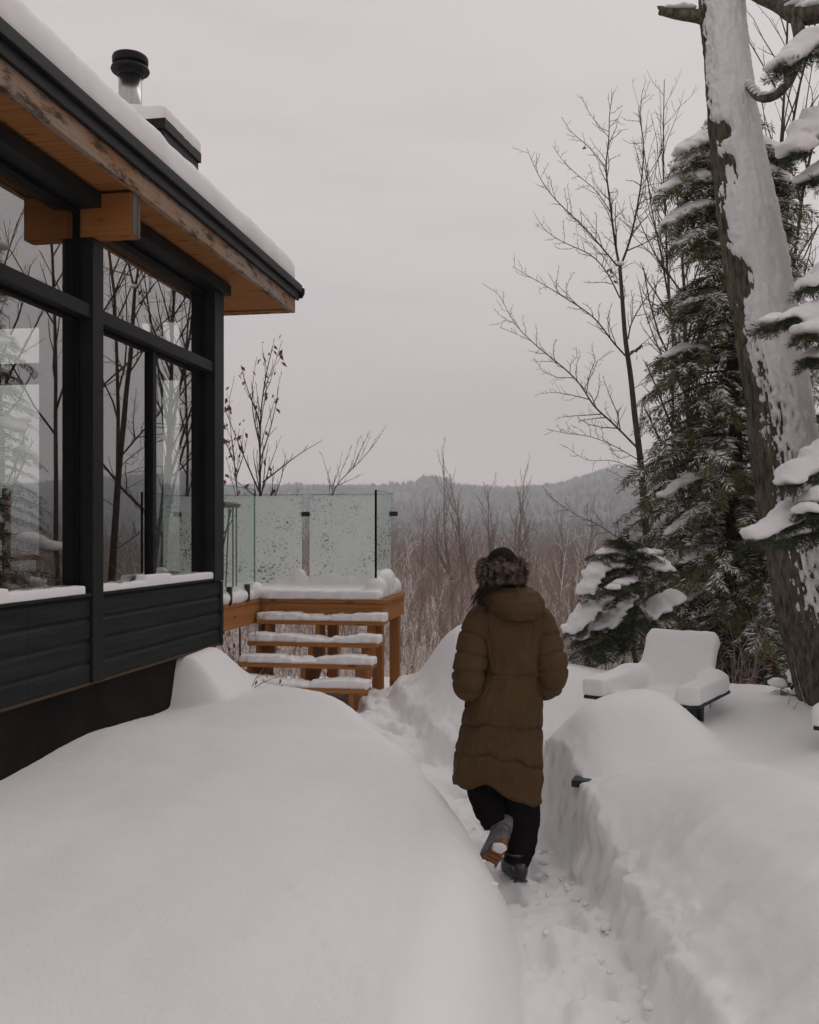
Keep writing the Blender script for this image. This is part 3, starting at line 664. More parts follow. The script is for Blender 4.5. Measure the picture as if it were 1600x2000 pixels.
def frames_scatter(temp, O, A, B, C, S):
    'template copies with full frames: columns A (x), B (y), C (z), scale S'
    tv, tf = temp; n = len(O)
    V = O[:, None, :] + S[:, None, None]*(tv[None, :, 0:1]*A[:, None, :] + tv[None, :, 1:2]*B[:, None, :] + tv[None, :, 2:3]*C[:, None, :])
    m = len(tv); F = (tf[None] + (np.arange(n)*m)[:, None, None]).reshape(-1, 3)
    return V.reshape(-1, 3), F

def needle_spray(rng, ntw=9, nn=0, flat=.25, wid=.055, tw=.42):
    'one flat feathery spray along +x, length 1: a twig with side twiglets, each a few slim needle leaves'
    V, F = [], []
    def leaf(p, d, l, w, nrm):
        s = unit(np.cross(d, nrm)); b = len(V)
        V.extend([p, p + d*l*.45 + s*w*.5, p + d*l, p + d*l*.45 - s*w*.5]); F.extend([(b, b+1, b+2), (b, b+2, b+3)])
    ax = np.array([1.0, 0, 0])
    for q in range(ntw):
        t = (q+.4)/ntw; p = np.array([t*.96, 0, -.10*t*t])
        for sd in (-1, 1):
            a = rng.uniform(.7, 1.0); L = tw*(1-.55*t)*rng.uniform(.7, 1.15)
            d = unit(np.array([math.cos(a), sd*math.sin(a), rng.normal()*flat - .12]))
            nrm = unit(np.array([rng.normal()*.5, rng.normal()*.5, 1]))
            if nn == 0: leaf(p, d, L, wid, nrm)
            else:
                for k in range(nn):
                    s = (k+.5)/nn; pp = p + d*L*s; b2 = rng.uniform(.5, .9)
                    side = unit(np.cross(d, nrm))
                    for s2 in (-1, 1):
                        dd = unit(d*math.cos(b2) + side*s2*math.sin(b2) + nrm*rng.uniform(-.25, .45)); leaf(pp, dd, wid*2.6, wid*.34, nrm)
    leaf(np.array([.85, 0, -.08]), ax, .18, wid, np.array([0, 0, 1.0]))
    return np.array(V), np.array(F)

def ico():
    bm = bmesh.new(); bmesh.ops.create_icosphere(bm, subdivisions=2, radius=1.0)
    V = np.array([v.co[:] for v in bm.verts]); F = np.array([[v.index for v in f.verts] for f in bm.faces]); bm.free(); return V, F
ICO = ico()
def snow_blobs(centres, sizes, seed, flat=.62):
    V, F, n = [], [], 0
    r = np.random.default_rng(seed)
    for c, s in zip(centres, sizes):
        v = ICO[0].copy(); o = r.uniform(0, 50, 3)
        k = 1 + .30*fbm(v[:, 0]*1.6+o[0], v[:, 1]*1.6+o[1], v[:, 2]*1.6+o[2], 2, 5)
        v = v*k[:, None]*np.array([s*r.uniform(.9, 1.5), s*r.uniform(.9, 1.5), s*flat]); v[:, 2] = np.where(v[:, 2] < 0, v[:, 2]*.55, v[:, 2])
        a = r.uniform(0, 6.28); ca, sa = math.cos(a), math.sin(a); v = np.stack([v[:, 0]*ca-v[:, 1]*sa, v[:, 0]*sa+v[:, 1]*ca, v[:, 2]], 1)
        V.append(v + c); F.append(ICO[1]+n); n += len(v)
    return np.concatenate(V), np.concatenate(F)

def merged_snow(V, F, voxel, sm=3):
    'snow clumps fused where they touch'
    me = bpy.data.meshes.new('tmp'); me.from_pydata(V.tolist(), [], F.tolist()); o = bpy.data.objects.new('tmp', me); COL.objects.link(o)
    m = o.modifiers.new('r', 'REMESH'); m.mode = 'VOXEL'; m.voxel_size = voxel
    m = o.modifiers.new('s', 'SMOOTH'); m.iterations = sm; m.factor = .5
    dg = bpy.context.evaluated_depsgraph_get(); dg.update(); m2 = bpy.data.meshes.new_from_object(o.evaluated_get(dg)); n = len(m2.vertices)
    VV = np.empty(n*3, dtype=np.float32); m2.vertices.foreach_get('co', VV); VV = VV.reshape(-1, 3).astype(float)
    N = np.empty(n*3, dtype=np.float32); m2.vertices.foreach_get('normal', N); VV += N.reshape(-1, 3)*(.010*fbm(VV[:, 0]*17, VV[:, 1]*17, VV[:, 2]*17, 3, 6))[:, None]
    q = np.empty(len(m2.loops), dtype=np.int32); m2.loops.foreach_get('vertex_index', q); q = q.reshape(-1, 4)
    bpy.data.objects.remove(o); bpy.data.meshes.remove(me); bpy.data.meshes.remove(m2)
    return VV, np.concatenate([q[:, :3], q[:, [0, 2, 3]]])
def conifer(name, label, base, H, rfun, seed, nb=90, droop=.5, up=.25, spray=.30, temps=None, trunk_r=.07, zstart=.06, snowfrac=.35, blob=.06, dust=.3, needles='needles', lean=(0, 0), extra=(), skip=None, per_m=16, bare_below=0.0, blob_step=.09, group=None, voxel=None, clump=.5, hang=0.0, boughs=()):
    rng = np.random.default_rng(seed); t = thing(name, label, 'tree', tuple(base), 0, group)
    top = np.array([lean[0], lean[1], H])
    tr = [top*q + np.array([rng.normal()*.015, rng.normal()*.015, 0])*(0 < q < 1) for q in np.linspace(0, 1, 12)]
    mb = MB(); mb.tube(tr, np.linspace(trunk_r, .008, 12), 9); mb.build('trunk', MAT['bark_dark'], t, True)
    bl = []
    for q in range(nb):
        f = zstart + (1-zstart)*((q+rng.uniform(0, 1))/nb)**.92
        az = q*2.39996 + rng.normal()*.35; bl.append((f, az, rfun(f)*rng.uniform(.72, 1.12), None))
    for e_ in extra: bl.append(e_)
    br = MB(); O, A, B, C, S = [], [], [], [], []; bc, bs = [], []
    for f, az, L, sn in bl:
        if L < .06: continue
        o = top*f; d0 = np.array([math.cos(az), math.sin(az), 0.0]); n = max(5, int(L/.10)); pts = []
        for s in np.linspace(0, 1, n):
            zz = L*(up*s - droop*s*s + .10*max(0, s-.8)); pts.append(o + d0*L*s*(1-.12*droop*s) + np.array([0, 0, zz]) + rng.normal(size=3)*.010*s)
        pts = np.array(pts)
        if skip is not None and skip(pts[-1] + np.array(base)): continue
        br.tube(pts, np.linspace(.006+.010*L, .003, n), 5, cap=False)
        loaded = (rng.uniform() < snowfrac) if sn is None else sn
        cnt = max(4, int(L*per_m)); sd = 1
        for q in range(cnt):
            s = .16 + .84*(q+rng.uniform(0, .9))/cnt; x = s*(n-1); i = min(n-2, int(x)); p = pts[i]*(1-(x-i)) + pts[i+1]*(x-i); T = unit(pts[i+1]-pts[i])
            sd = -sd; lat = unit(np.cross(np.array([0, 0, 1.0]), T))*sd
            aa = rng.uniform(.45, 1.1)*(1-.5*(s > .9)); dx = unit(T*math.cos(aa) + lat*math.sin(aa) + np.array([0, 0, -.10-.30*droop*rng.uniform(0, 1)]))
            nz = unit(np.array([rng.normal()*.28, rng.normal()*.28, 1.0])); dy = unit(np.cross(nz, dx)); dz = np.cross(dx, dy)
            O.append(p); A.append(dx); B.append(dy); C.append(dz); S.append(spray*(1.15-.5*s)*rng.uniform(.7, 1.2)*min(1, .45+L))
            if hang and rng.uniform() < hang:                 # short shoots hanging under the bough
                dx = unit(T*.5 + lat*rng.uniform(-.6, .6) + np.array([0, 0, -rng.uniform(.5, 1.1)])); nz = unit(np.cross(dx, rng.normal(size=3))); dy = np.cross(nz, dx)
                O.append(p); A.append(dx); B.append(dy); C.append(nz); S.append(spray*rng.uniform(.45, .8))
        if loaded:
            m = max(2, int(L/blob_step))
            for q in range(m):
                s = .35 + .65*(q+rng.uniform(0, 1))/m; x = s*(n-1); i = min(n-2, int(x)); p = pts[i]*(1-(x-i)) + pts[i+1]*(x-i)
                if fbm(s*L*3.1 + az*7, f*19, 0, 2, seed) < -.5 + clump: continue
                lat = np.array([-d0[1], d0[0], 0])
                for w in range(rng.integers(1, 4)):
                    z_ = blob*rng.uniform(.55, 1.25); bc.append(p + lat*rng.normal()*spray*.30*(1.1-s*.5) + np.array([0, 0, z_*.30])); bs.append(z_)
    for bp, th_ in boughs:                                    # single boughs with a pillow of snow along them
        bp = resample(np.asarray(bp) - np.asarray(base), .05); n = len(bp); L = np.linalg.norm(np.diff(bp, axis=0), axis=1).sum()
        br.tube(bp, np.linspace(.006+.008*L, .003, n), 5, cap=False); cnt = int(L*per_m*1.5)+3
        for q in range(cnt):
            s = .12 + .88*(q+rng.uniform(0, .9))/cnt; i = min(n-2, int(s*(n-1))); p = bp[i]; T = unit(bp[i+1]-bp[i]); lat = unit(np.cross(np.array([0, 0, 1.0]), T))*(1 if q % 2 else -1)
            for w in range(2):
                aa = rng.uniform(.3, 1.1); dx = unit(T*math.cos(aa) + lat*math.sin(aa) + np.array([0, 0, -rng.uniform(.05, .45 + .5*w)])); nz = unit(np.array([rng.normal()*.4, rng.normal()*.4, 1.0])); dy = unit(np.cross(nz, dx)); dz = np.cross(dx, dy)
                O.append(p); A.append(dx); B.append(dy); C.append(dz); S.append(spray*(1.1-.45*s)*rng.uniform(.6, 1.1))
        if th_ > 0:
            d_ = 0.0; acc = np.r_[0, np.cumsum(np.linalg.norm(np.diff(bp, axis=0), axis=1))]
            while d_ < L:
                s = d_/L
                if s > .18 and vn3(d_*9, az*3+len(bc)*.001, 2.2, seed) > -.55:
                    p = np.array([np.interp(d_, acc, bp[:, c]) for c in range(3)]); T = unit(bp[min(n-1, int(s*(n-1))+1)]-bp[int(s*(n-1))]); lat = unit(np.cross(np.array([0, 0, 1.0]), T))
                    for w in (-.7, 0, .7):
                        z_ = th_*rng.uniform(.62, 1.12)*(.75 + .5*math.sin(math.pi*min(1, s)))*(1 - .25*abs(w)); bc.append(p + lat*w*th_*rng.uniform(.6, 1.3) + np.array([0, 0, z_*.35 - abs(w)*th_*.25])); bs.append(z_)
                d_ += th_*.55
    br.build('branches', MAT['bark_dark'], t, True)
    O, A, B, C, S = map(np.array, (O, A, B, C, S)); w = rng.integers(0, len(temps), len(O)); VV, FF, n = [], [], 0
    DV, DF_, dn = [], [], 0
    for k, tp in enumerate(temps):
        m = w == k
        if not m.any(): continue
        v, f = frames_scatter(tp, O[m], A[m], B[m], C[m], S[m]); VV.append(v); FF.append(f+n); n += len(v)
        if dust:
            m2 = m & (rng.uniform(size=len(O)) < dust)
            if m2.any():
                v, f = frames_scatter(tp, O[m2]+np.array([0, 0, .012]), A[m2], B[m2], C[m2], S[m2]*.92)
                keep = rng.uniform(size=len(f)//2) < .62; f = f.reshape(-1, 2, 3)[keep].reshape(-1, 3)
                DV.append(v); DF_.append(f+dn); dn += len(v)
    cr = mesh_obj('crown', np.concatenate(VV), np.concatenate(FF), MAT[needles], t)
    sv, sf, sn_ = [], [], 0
    if DV: sv.append(np.concatenate(DV)); sf.append(np.concatenate(DF_)); sn_ = dn
    if bc:
        v, f = snow_blobs(bc, bs, seed+1, .75); v, f = merged_snow(v, f, voxel or max(.012, blob*.26)); sv.append(v); sf.append(f+sn_)
    if sv: mesh_obj('snow_load', np.concatenate(sv), np.concatenate(sf), MAT['snow'], t, True)
    return t

def leafy(mb, pts_, rng, size=.05, mi=1):
    for p in pts_:
        d = unit(np.array([rng.normal(), rng.normal(), -1.2])); s = unit(np.cross(d, rng.normal(size=3))); l = size*rng.uniform(.6, 1.3)
        q = np.array([p, p+d*l*.4+s*l*.25, p+d*l, p+d*l*.45-s*l*.22+np.cross(d, s)*l*.12]); mb.add(q, [(0, 1, 2), (0, 2, 3)], mi)
# ------------------------------------------------------------------ trees at the right
T_HEM = [needle_spray(np.random.default_rng(100+q), 14, 0, .24, .040, .46) for q in range(4)]
T_SPR = [needle_spray(np.random.default_rng(200+q), 7, 5, .35, .075, .40) for q in range(3)]

def snag():
    'the old leaning trunk, its weather side plastered with snow'
    Yt = 6.9; base = P(1655, 1420, Yt); base[2] = .2
    t = thing('leaning_tree', 'thick leaning old trunk plastered with snow on one side', 'tree', tuple(base))
    cv = np.array([(-120, 1388, 66), (0, 1404, 72), (130, 1417, 80), (255, 1432, 90), (500, 1481, 111), (800, 1529, 116), (1000, 1557, 124), (1200, 1594, 138), (1300, 1622, 148), (1400, 1662, 176), (1470, 1690, 210)], float)
    n = 560; m = 140; vv = np.linspace(-420, 1460, n)
    uu = np.interp(vv, cv[:, 0], cv[:, 1]); uu[vv < -120] = 1388 + (vv[vv < -120]+120)*.12
    k = np.hanning(25); k /= k.sum(); uu = np.convolve(np.pad(uu, 12, 'reflect', reflect_type='odd'), k, 'valid')
    ww = np.interp(vv, cv[:, 0], cv[:, 2]); ww[vv < -120] = 66 + (vv[vv < -120]+120)*.05
    c = np.stack([(uu-800)/FPX*Yt, np.full(n, Yt) + .10*np.sin(vv/500), CAMZ-(vv-HOR)/FPX*Yt], 1) - base; R = ww/2/FPX*Yt
    th = np.linspace(0, 2*math.pi, m, endpoint=False)
    Z = c[:, 2][:, None]; TH = th[None, :]
    rid = fbm(np.cos(TH)*5+9, np.sin(TH)*5, Z*1.3, 4, 81)*.022 + (np.abs(fbm(np.cos(TH)*8, np.sin(TH)*8+5, Z*2.0, 3, 82))**.7)*-.040 + fbm(np.cos(TH)*1.2, np.sin(TH)*1.2, Z*1.7, 2, 83)*.018
    flare = np.exp(-(Z+ .0)/.35)*.05*np.maximum(0, np.sin(TH*3+1))
    RB = R[:, None] + rid + flare
    # knots and wounds on the left
    for (v0, a0, dz, da, amp) in ((262, -2.5, .07, .35, .03), (345, -2.35, .12, .4, -.035), (545, -2.2, .10, .35, -.03), (20, -1.0, .08, .5, .02), (110, -.45, .08, .4, .03)):
        RB = RB + amp*np.exp(-((Z-(CAMZ-(v0-HOR)/FPX*Yt-base[2]))/dz)**2 - ((np.mod(TH+math.pi-a0, 2*math.pi)-math.pi)/da)**2)
    def surf(RR): return np.stack([c[:, 0][:, None]+RR*np.cos(TH), c[:, 1][:, None]+RR*np.sin(TH), np.broadcast_to(Z, RR.shape)], -1).reshape(-1, 3)
    i = np.arange(n-1)[:, None]*m + np.arange(m)[None, :]; j = np.arange(n-1)[:, None]*m + (np.arange(m)[None, :]+1) % m
    F = np.stack([i, i+m, j+m, j], -1).reshape(-1, 4)
    mesh_obj('trunk', surf(RB), F, MAT['bark_old'], t, True)
    # snow crust
    rel = np.mod(TH+math.pi-(-1.05), 2*math.pi)-math.pi                 # 0 = towards the camera and right
    half = 1.69 - .34*sst(600, 1250, vv)[:, None]
    mask = (half - np.abs(rel))*1.30 + .45*fbm(np.cos(TH)*4, np.sin(TH)*4, Z*3.0, 4, 91, .6) + .62*fbm(np.cos(TH)*12, np.sin(TH)*12, Z*16, 4, 92, .6)
    holes = sst(520, 900, vv)[:, None]*(fbm(np.cos(TH)*15, np.sin(TH)*15, Z*17, 3, 93)*2.6 - .55 + 1.15*np.maximum(0, -rel)) 
    mask = mask - np.maximum(0, holes) - sst(1150, 1330, vv)[:, None]*1.4
    for (v0, a0, dz, da, amp) in ((262, -2.25, .06, .42, 2.2), (335, -2.3, .10, .38, 2.4), (545, -2.45, .10, .40, 2.4), (30, -.9, .05, .35, 1.2), (110, -.30, .09, .28, 2.0), (560, -.25, .22, .30, 1.4)):
        mask = mask - amp*np.exp(-((Z-(CAMZ-(v0-HOR)/FPX*Yt-base[2]))/dz)**2 - ((np.mod(TH+math.pi-a0, 2*math.pi)-math.pi)/da)**2)
    tk = -.03 + .036*sst(-.22, .16, mask) + .034*sst(.0, .8, mask)
    lump = fbm(np.cos(TH)*6, np.sin(TH)*6, Z*8, 3, 94)*.012 + fbm(np.cos(TH)*12, np.sin(TH)*12, Z*34, 3, 95)*.009
    RS = R[:, None] + np.maximum(rid*.35, -.004) + tk + lump*(mask > 0)
    mesh_obj('snow_crust', surf(RS), F, MAT['snow_rough'], t, True)
    # broken stub and the crooked limb that hangs out at the right
    L = lambda u, v, Y=Yt: P(u, v, Y) - base
    mb = MB(); mb.tube(resample([L(1392, 40), L(1362, 30), L(1330, 30), L(1302, 24), L(1288, 20)], .05), [.07, .06, .05, .045, .042, .040, .034][:len(resample([L(1392, 40), L(1362, 30), L(1330, 30), L(1302, 24), L(1288, 20)], .05))] if False else np.linspace(.055, .030, len(resample([L(1392, 40), L(1362, 30), L(1330, 30), L(1302, 24), L(1288, 20)], .05))), 9)
    mb.tube([L(1296, 22), L(1287, 14), L(1284, 12)], [.022, .012, .004], 5); mb.tube([L(1296, 24), L(1289, 30)], [.016, .006], 5)
    mb.build('broken_branch', MAT['bark_old'], t, True)
    v, f = snow_blobs([L(1345+q*-14, 22) + np.array([0, 0, .02]) for q in range(4)], [.05, .045, .04, .035], 5, .5); mesh_obj('branch_snow', v, f, MAT['snow'], t, True)
    q1 = resample([L(1440, -140), L(1470, -20, 6.7), L(1530, 6, 6.6), L(1556, 36, 6.5), L(1610, 26, 6.4), L(1700, -10, 6.3)], .06)
    q2 = resample([L(1556, 34, 6.5), L(1564, 78, 6.45), L(1556, 120, 6.45), L(1545, 155, 6.45), L(1524, 184, 6.5), L(1496, 198, 6.55), L(1478, 190, 6.6), L(1462, 168, 6.75)], .05)
    mb = MB(); mb.tube(q1, np.linspace(.075, .055, len(q1)), 10); mb.tube(q2, np.linspace(.045, .022, len(q2)), 8); mb.build('crooked_limb', MAT['bark_old'], t, True)
    cs, ss = [], []
    for p in q1[len(q1)//3:]: cs.append(p+np.array([0, 0, .058])); ss.append(.055)
    for p in q2[int(len(q2)*.55):]: cs.append(p+np.array([0, 0, .026])); ss.append(.030)
    v, f = snow_blobs(cs, ss, 6, .55); mesh_obj('branch_snow', v, f, MAT['snow'], t, True)
snag()

def maple():
    Y = 14.0; base = P(1274, 1215, Y); base[2] = far_z(base[0:1], base[1:2])[0] - .1
    t = thing('bare_maple', 'slender leafless maple forked near its top, left of the evergreens', 'tree', tuple(base))
    rng = np.random.default_rng(12)
    def L(u, v, dy=0.0): return P(u, v, Y+dy) - base
    def line(px, dy0=0, dy1=0): return np.array([L(u, v, dy0+(dy1-dy0)*q/(len(px)-1)) for q, (u, v) in enumerate(px)])
    trunk = [np.zeros(3)] + [L(*q) for q in ((1273, 1170), (1263, 1050), (1254, 930), (1247, 860), (1240, 817), (1231, 721), (1222, 675), (1216, 589), (1211, 523))]
    tp = resample(trunk, .18); mb = MB(); mb.tube(tp, np.linspace(.070, .026, len(tp)), 12); mb.build('trunk', MAT['bark_maple'], t, True)
    br = MB()
    spec = [([(1211, 523), (1204, 490), (1194, 417), (1188, 365), (1182, 325), (1191, 269), (1189, 226), (1198, 180)], .033, .0), ([(1211, 523), (1229, 477), (1240, 431), (1252, 365), (1259, 292), (1250, 223), (1255, 176)], .030, .4),
        ([(1206, 520), (1171, 477), (1138, 440), (1112, 416), (1092, 398), (1066, 368), (1045, 330), (1029, 289)], .020, -.5), ([(1211, 582), (1188, 533), (1158, 497), (1108, 477), (1075, 460), (1056, 440), (1046, 421)], .018, .5),
        ([(1222, 695), (1191, 662), (1171, 629), (1138, 602), (1099, 579), (1069, 559), (1033, 540), (1000, 520)], .022, -.3), ([(1252, 882), (1191, 820), (1158, 794), (1138, 754), (1102, 718), (1066, 691), (1033, 662), (1006, 635), (977, 579)], .026, .4),
        ([(1227, 662), (1231, 632), (1257, 589), (1297, 536), (1349, 507)], .018, .6), ([(1208, 414), (1247, 450), (1290, 474), (1349, 490)][::-1], .010, .6), ([(1257, 1074), (1208, 1052), (1168, 1023), (1120, 1005), (1066, 963)], .013, -.3),
        ([(1216, 600), (1225, 560), (1200, 540), (1180, 500), (1150, 470), (1120, 455)], .010, .7), ([(1190, 269), (1165, 240), (1140, 205), (1137, 188)], .008, .3), ([(1182, 325), (1150, 285), (1110, 255), (1098, 230)], .010, -.5), ([(1194, 417), (1165, 370), (1125, 340), (1095, 310), (1080, 285)], .012, .5),
        ([(1252, 365), (1280, 320), (1300, 290), (1296, 250), (1290, 215)], .010, -.4), ([(1240, 431), (1275, 400), (1300, 370)], .008, .5), ([(1250, 900), (1200, 870), (1150, 850), (1110, 848), (1068, 838)], .012, -.6), ([(1252, 920), (1190, 895), (1150, 905), (1105, 872)], .009, .5), ([(1259, 985), (1300, 960), (1330, 930)], .010, -.2), ([(1225, 700), (1260, 665), (1300, 640), (1350, 632)], .010, -.6), ([(1236, 760), (1270, 740), (1310, 742)], .008, .3), ([(1256, 960), (1215, 930), (1180, 915)], .008, .4)]
    for px, r, dy in spec:
        q = resample(line(px, 0, dy), .12)
        grow(br, q, r*.62, max(.0028, r*.12), 1, rng, dens=6.6, ratio=.30, ang=.85, up=.22, wig=.12, rmin=.0028, maxlev=3, start=.08)
    br.build('branches', MAT['bark_maple'], t, True)
    lf = MB(); leafy(lf, [L(1145, 285)+rng.normal(size=3)*.02 for _ in range(2)] + [L(1196, 535)+rng.normal(size=3)*.04 for _ in range(3)] + [L(1236, 680)+rng.normal(size=3)*.06 for _ in range(6)], rng, .10, 0); lf.build('dry_leaves', MAT['dry_leaf'], t)
    v, f = snow_blobs([L(1212, 516)], [.055], 5, .8); mesh_obj('crotch_snow', v, f, MAT['snow'], t, True)
maple()

# big hemlock behind the leaning trunk, with heavy snowy tiers at the top
hb = P(1432, 1385, 9.9); hb[2] = -.35
def hem_r(f): return np.interp(f, [0, .08, .2, .42, .6, .72, .8, .9, 1], [.9, 1.15, 1.12, 1.08, .95, .80, .70, .42, .08])
ex = []
for v_, du, sn in ((300, -95, True), (330, -70, True), (372, -150, True), (380, -110, True), (430, -135, True), (455, -100, True), (300, 95, True), (345, 110, True), (360, 70, True), (430, 120, True), (470, 90, True), (330, 140, True), (560, -150, False), (690, -130, True), (930, -150, True), (960, -110, True), (990, -60, True), (935, -40, True)):
    zt = CAMZ-(v_-HOR)/FPX*9.9 - hb[2]; L_ = abs(du)/FPX*9.9*1.06
    ex.append((zt/6.75, (math.pi if du < 0 else 0.0) - .35*(1 if du < 0 else -1), L_, sn))
def Q9(pts, Y=9.8, dy=-.10): return np.array([P(u, v, Y + dy*k) for k, (u, v) in enumerate(pts)])
bh = [(Q9([(1440, 285), (1400, 276), (1360, 282), (1325, 300)]), .080), (Q9([(1440, 318), (1395, 306), (1345, 312), (1318, 330)]), .065), (Q9([(1440, 358), (1380, 350), (1330, 356), (1292, 374)]), .075), (Q9([(1440, 415), (1380, 405), (1340, 412), (1300, 440)]), .065), (Q9([(1440, 470), (1390, 455), (1350, 460), (1318, 480)]), .050), (Q9([(1440, 290), (1490, 286), (1535, 308)]), .080), (Q9([(1440, 340), (1500, 338), (1548, 360)]), .070), (Q9([(1440, 420), (1500, 422), (1540, 450)]), .060), (Q9([(1420, 925), (1350, 935), (1290, 972)]), .055), (Q9([(1420, 930), (1445, 930), (1480, 950)]), .055), (Q9([(1400, 690), (1340, 680), (1292, 700)]), .045), (Q9([(1420, 985), (1360, 1000), (1300, 1045)]), .045), (Q9([(1420, 1130), (1370, 1150), (1310, 1190)]), .045), (Q9([(1430, 600), (1370, 585), (1320, 600)]), .04), (Q9([(1425, 1060), (1380, 1075), (1330, 1100)], dy=-.2), .04)]
conifer('hemlock', 'tall feathery hemlock dusted with snow behind the leaning trunk', hb, 6.75, hem_r, 31, nb=210, droop=.46, up=.16, spray=.38, temps=T_HEM, trunk_r=.13, zstart=.05, snowfrac=.08, blob=.055, dust=.50, extra=[], per_m=15, clump=.50, hang=.30, boughs=bh)
# conifer deeper in, seen in the window's reflection and through the gaps
conifer('spruce', 'snow laden spruce standing behind the hemlock', (4.35, 12.2, -.6), 7.2, lambda f: 1.45*(1-f)**.8+.06, 35, nb=120, droop=.40, up=.18, spray=.36, temps=T_HEM, trunk_r=.12, snowfrac=.5, blob=.10, dust=.3, per_m=12, voxel=.04)
conifer('spruce', 'snow covered spruce standing farther right beyond the picture edge', (6.3, 10.2, -.3), 7.8, lambda f: 1.5*(1-f)**.8+.06, 36, nb=120, droop=.40, up=.18, spray=.36, temps=T_HEM, trunk_r=.12, snowfrac=.5, blob=.10, dust=.3, per_m=12, voxel=.04)
# small spruce at the yard's edge with loaded boughs sweeping to the left
sb = P(1248, 1345, 8.9); sb[2] = .10
def zf(v_, Y, b, H): return (CAMZ-(v_-HOR)/FPX*Y-b[2])/H
def Q(pts, Y=8.9, dy=-.12): return np.array([P(u, v, Y + dy*k) for k, (u, v) in enumerate(pts)])
bg = [(Q([(1240, 1140), (1190, 1152), (1150, 1190), (1112, 1238)]), .075), (Q([(1240, 1112), (1190, 1104), (1158, 1118), (1148, 1160)]), .062), (Q([(1240, 1092), (1200, 1078), (1165, 1082)]), .040), (Q([(1243, 1096), (1280, 1104), (1306, 1116)]), .066), (Q([(1245, 1150), (1215, 1180), (1190, 1226)]), .055), (Q([(1245, 1185), (1185, 1215), (1125, 1250)]), .050), (Q([(1238, 1085), (1258, 1078), (1275, 1082)]), .034),
      (Q([(1245, 1200), (1190, 1250), (1120, 1275)]), 0), (Q([(1245, 1215), (1200, 1265), (1150, 1290)]), .0), (Q([(1246, 1190), (1285, 1225), (1310, 1250)], dy=.05), .040), (Q([(1236, 1072), (1220, 1060), (1208, 1050)]), 0), (Q([(1245, 1130), (1215, 1140), (1195, 1150)], dy=-.3), .045), (Q([(1340, 1160), (1300, 1178), (1260, 1212)], 9.1), .078)]
ex = []
conifer('small_spruce', 'small spruce with drooping snow-heaped boughs right of the walking person', sb, 1.75, lambda f: np.interp(f, [0, .3, .45, .7, 1], [.08, .30, .42, .30, .05]), 41, nb=16, droop=.72, up=.20, spray=.23, temps=T_SPR, trunk_r=.030, zstart=.30, snowfrac=.25, blob=.042, dust=.22, needles='needles_spruce', lean=(-.10, .03), extra=ex, per_m=22, blob_step=.055, clump=.40, hang=.35, boughs=bg)
# spruce whose boughs reach in from the right edge
rb = np.array([3.38, 6.35, .15])
def zr(v_): return (CAMZ-(v_-HOR)/FPX*6.2-rb[2])/5.9
ex = []
for v_, tip, az in ((95, 1500, 3.3), (60, 1548, 3.5), (140, 1560, 3.0), (215, 1545, 3.45), (300, 1540, 3.1), (330, 1585, 3.7), (505, 1555, 3.3), (560, 1575, 3.6), (600, 1488, 3.2), (640, 1560, 3.0), (690, 1545, 3.5), (850, 1545, 3.5), (880, 1530, 3.2), (905, 1535, 3.75), (960, 1500, 3.35), (985, 1462, 3.1), (1000, 1475, 3.3), (1010, 1500, 3.6), (1030, 1465, 3.2)):
    L_ = (1806-tip)/FPX*6.25/max(.6, abs(math.cos(az)))*1.02; ex.append((zr(v_-26), az, L_, True))
def Q6(pts, Y=6.25, dy=-.15): return np.array([P(u, v, Y + dy*k) for k, (u, v) in enumerate(pts)])
bg = [(Q6([(1760, 840), (1660, 880), (1590, 905), (1535, 945)]), .085), (Q6([(1760, 960), (1640, 985), (1550, 1005), (1466, 1052)]), .075), (Q6([(1740, 1000), (1620, 1025), (1530, 1050)], dy=.05), .05), (Q6([(1760, 190), (1650, 220), (1590, 255), (1545, 300)]), .085), (Q6([(1760, 50), (1650, 62), (1590, 85), (1520, 130)]), .070), (Q6([(1760, 560), (1660, 585), (1580, 610), (1492, 632)]), .05), (Q6([(1740, 580), (1640, 620), (1570, 650)], dy=-.3), .075), (Q6([(1740, 660), (1640, 680), (1575, 700)]), .06), (Q6([(1740, 300), (1640, 325), (1570, 350)]), .06), (Q6([(1740, 500), (1640, 515), (1575, 560)]), .065), (Q6([(1740, 900), (1640, 945), (1575, 1000)], dy=-.3), .07)]
conifer('spruce', 'spruce at the right edge reaching snow-heaped boughs across the leaning trunk', rb, 5.9, lambda f: .62*(1-f)**.5+.14, 43, nb=64, droop=.34, up=.10, spray=.23, temps=T_SPR, trunk_r=.07, zstart=.20, snowfrac=.6, blob=.066, dust=.12, needles='needles_spruce', extra=[], per_m=30, blob_step=.08, clump=.55, hang=.9, boughs=bg)
# seedlings at the foot of the trees
def seedling(u, v, Y, H, seed, label):
    b = P(u, v, Y); b[2] = ground_z(b[0:1], b[1:2])[0] - .08
    conifer('spruce_seedling', label, b, H, lambda f: .30*(1-f)+.05, seed, nb=16, droop=.65, up=.15, spray=.16, temps=T_SPR, trunk_r=.012, snowfrac=.9, blob=.05, dust=.2, needles='needles_spruce', per_m=22, blob_step=.06)
seedling(1552, 1385, 7.3, .42, 51, 'little snow capped spruce seedling at the foot of the leaning trunk')
seedling(1500, 1385, 8.2, .30, 52, 'tiny spruce seedling under the hemlock near the snow edge')

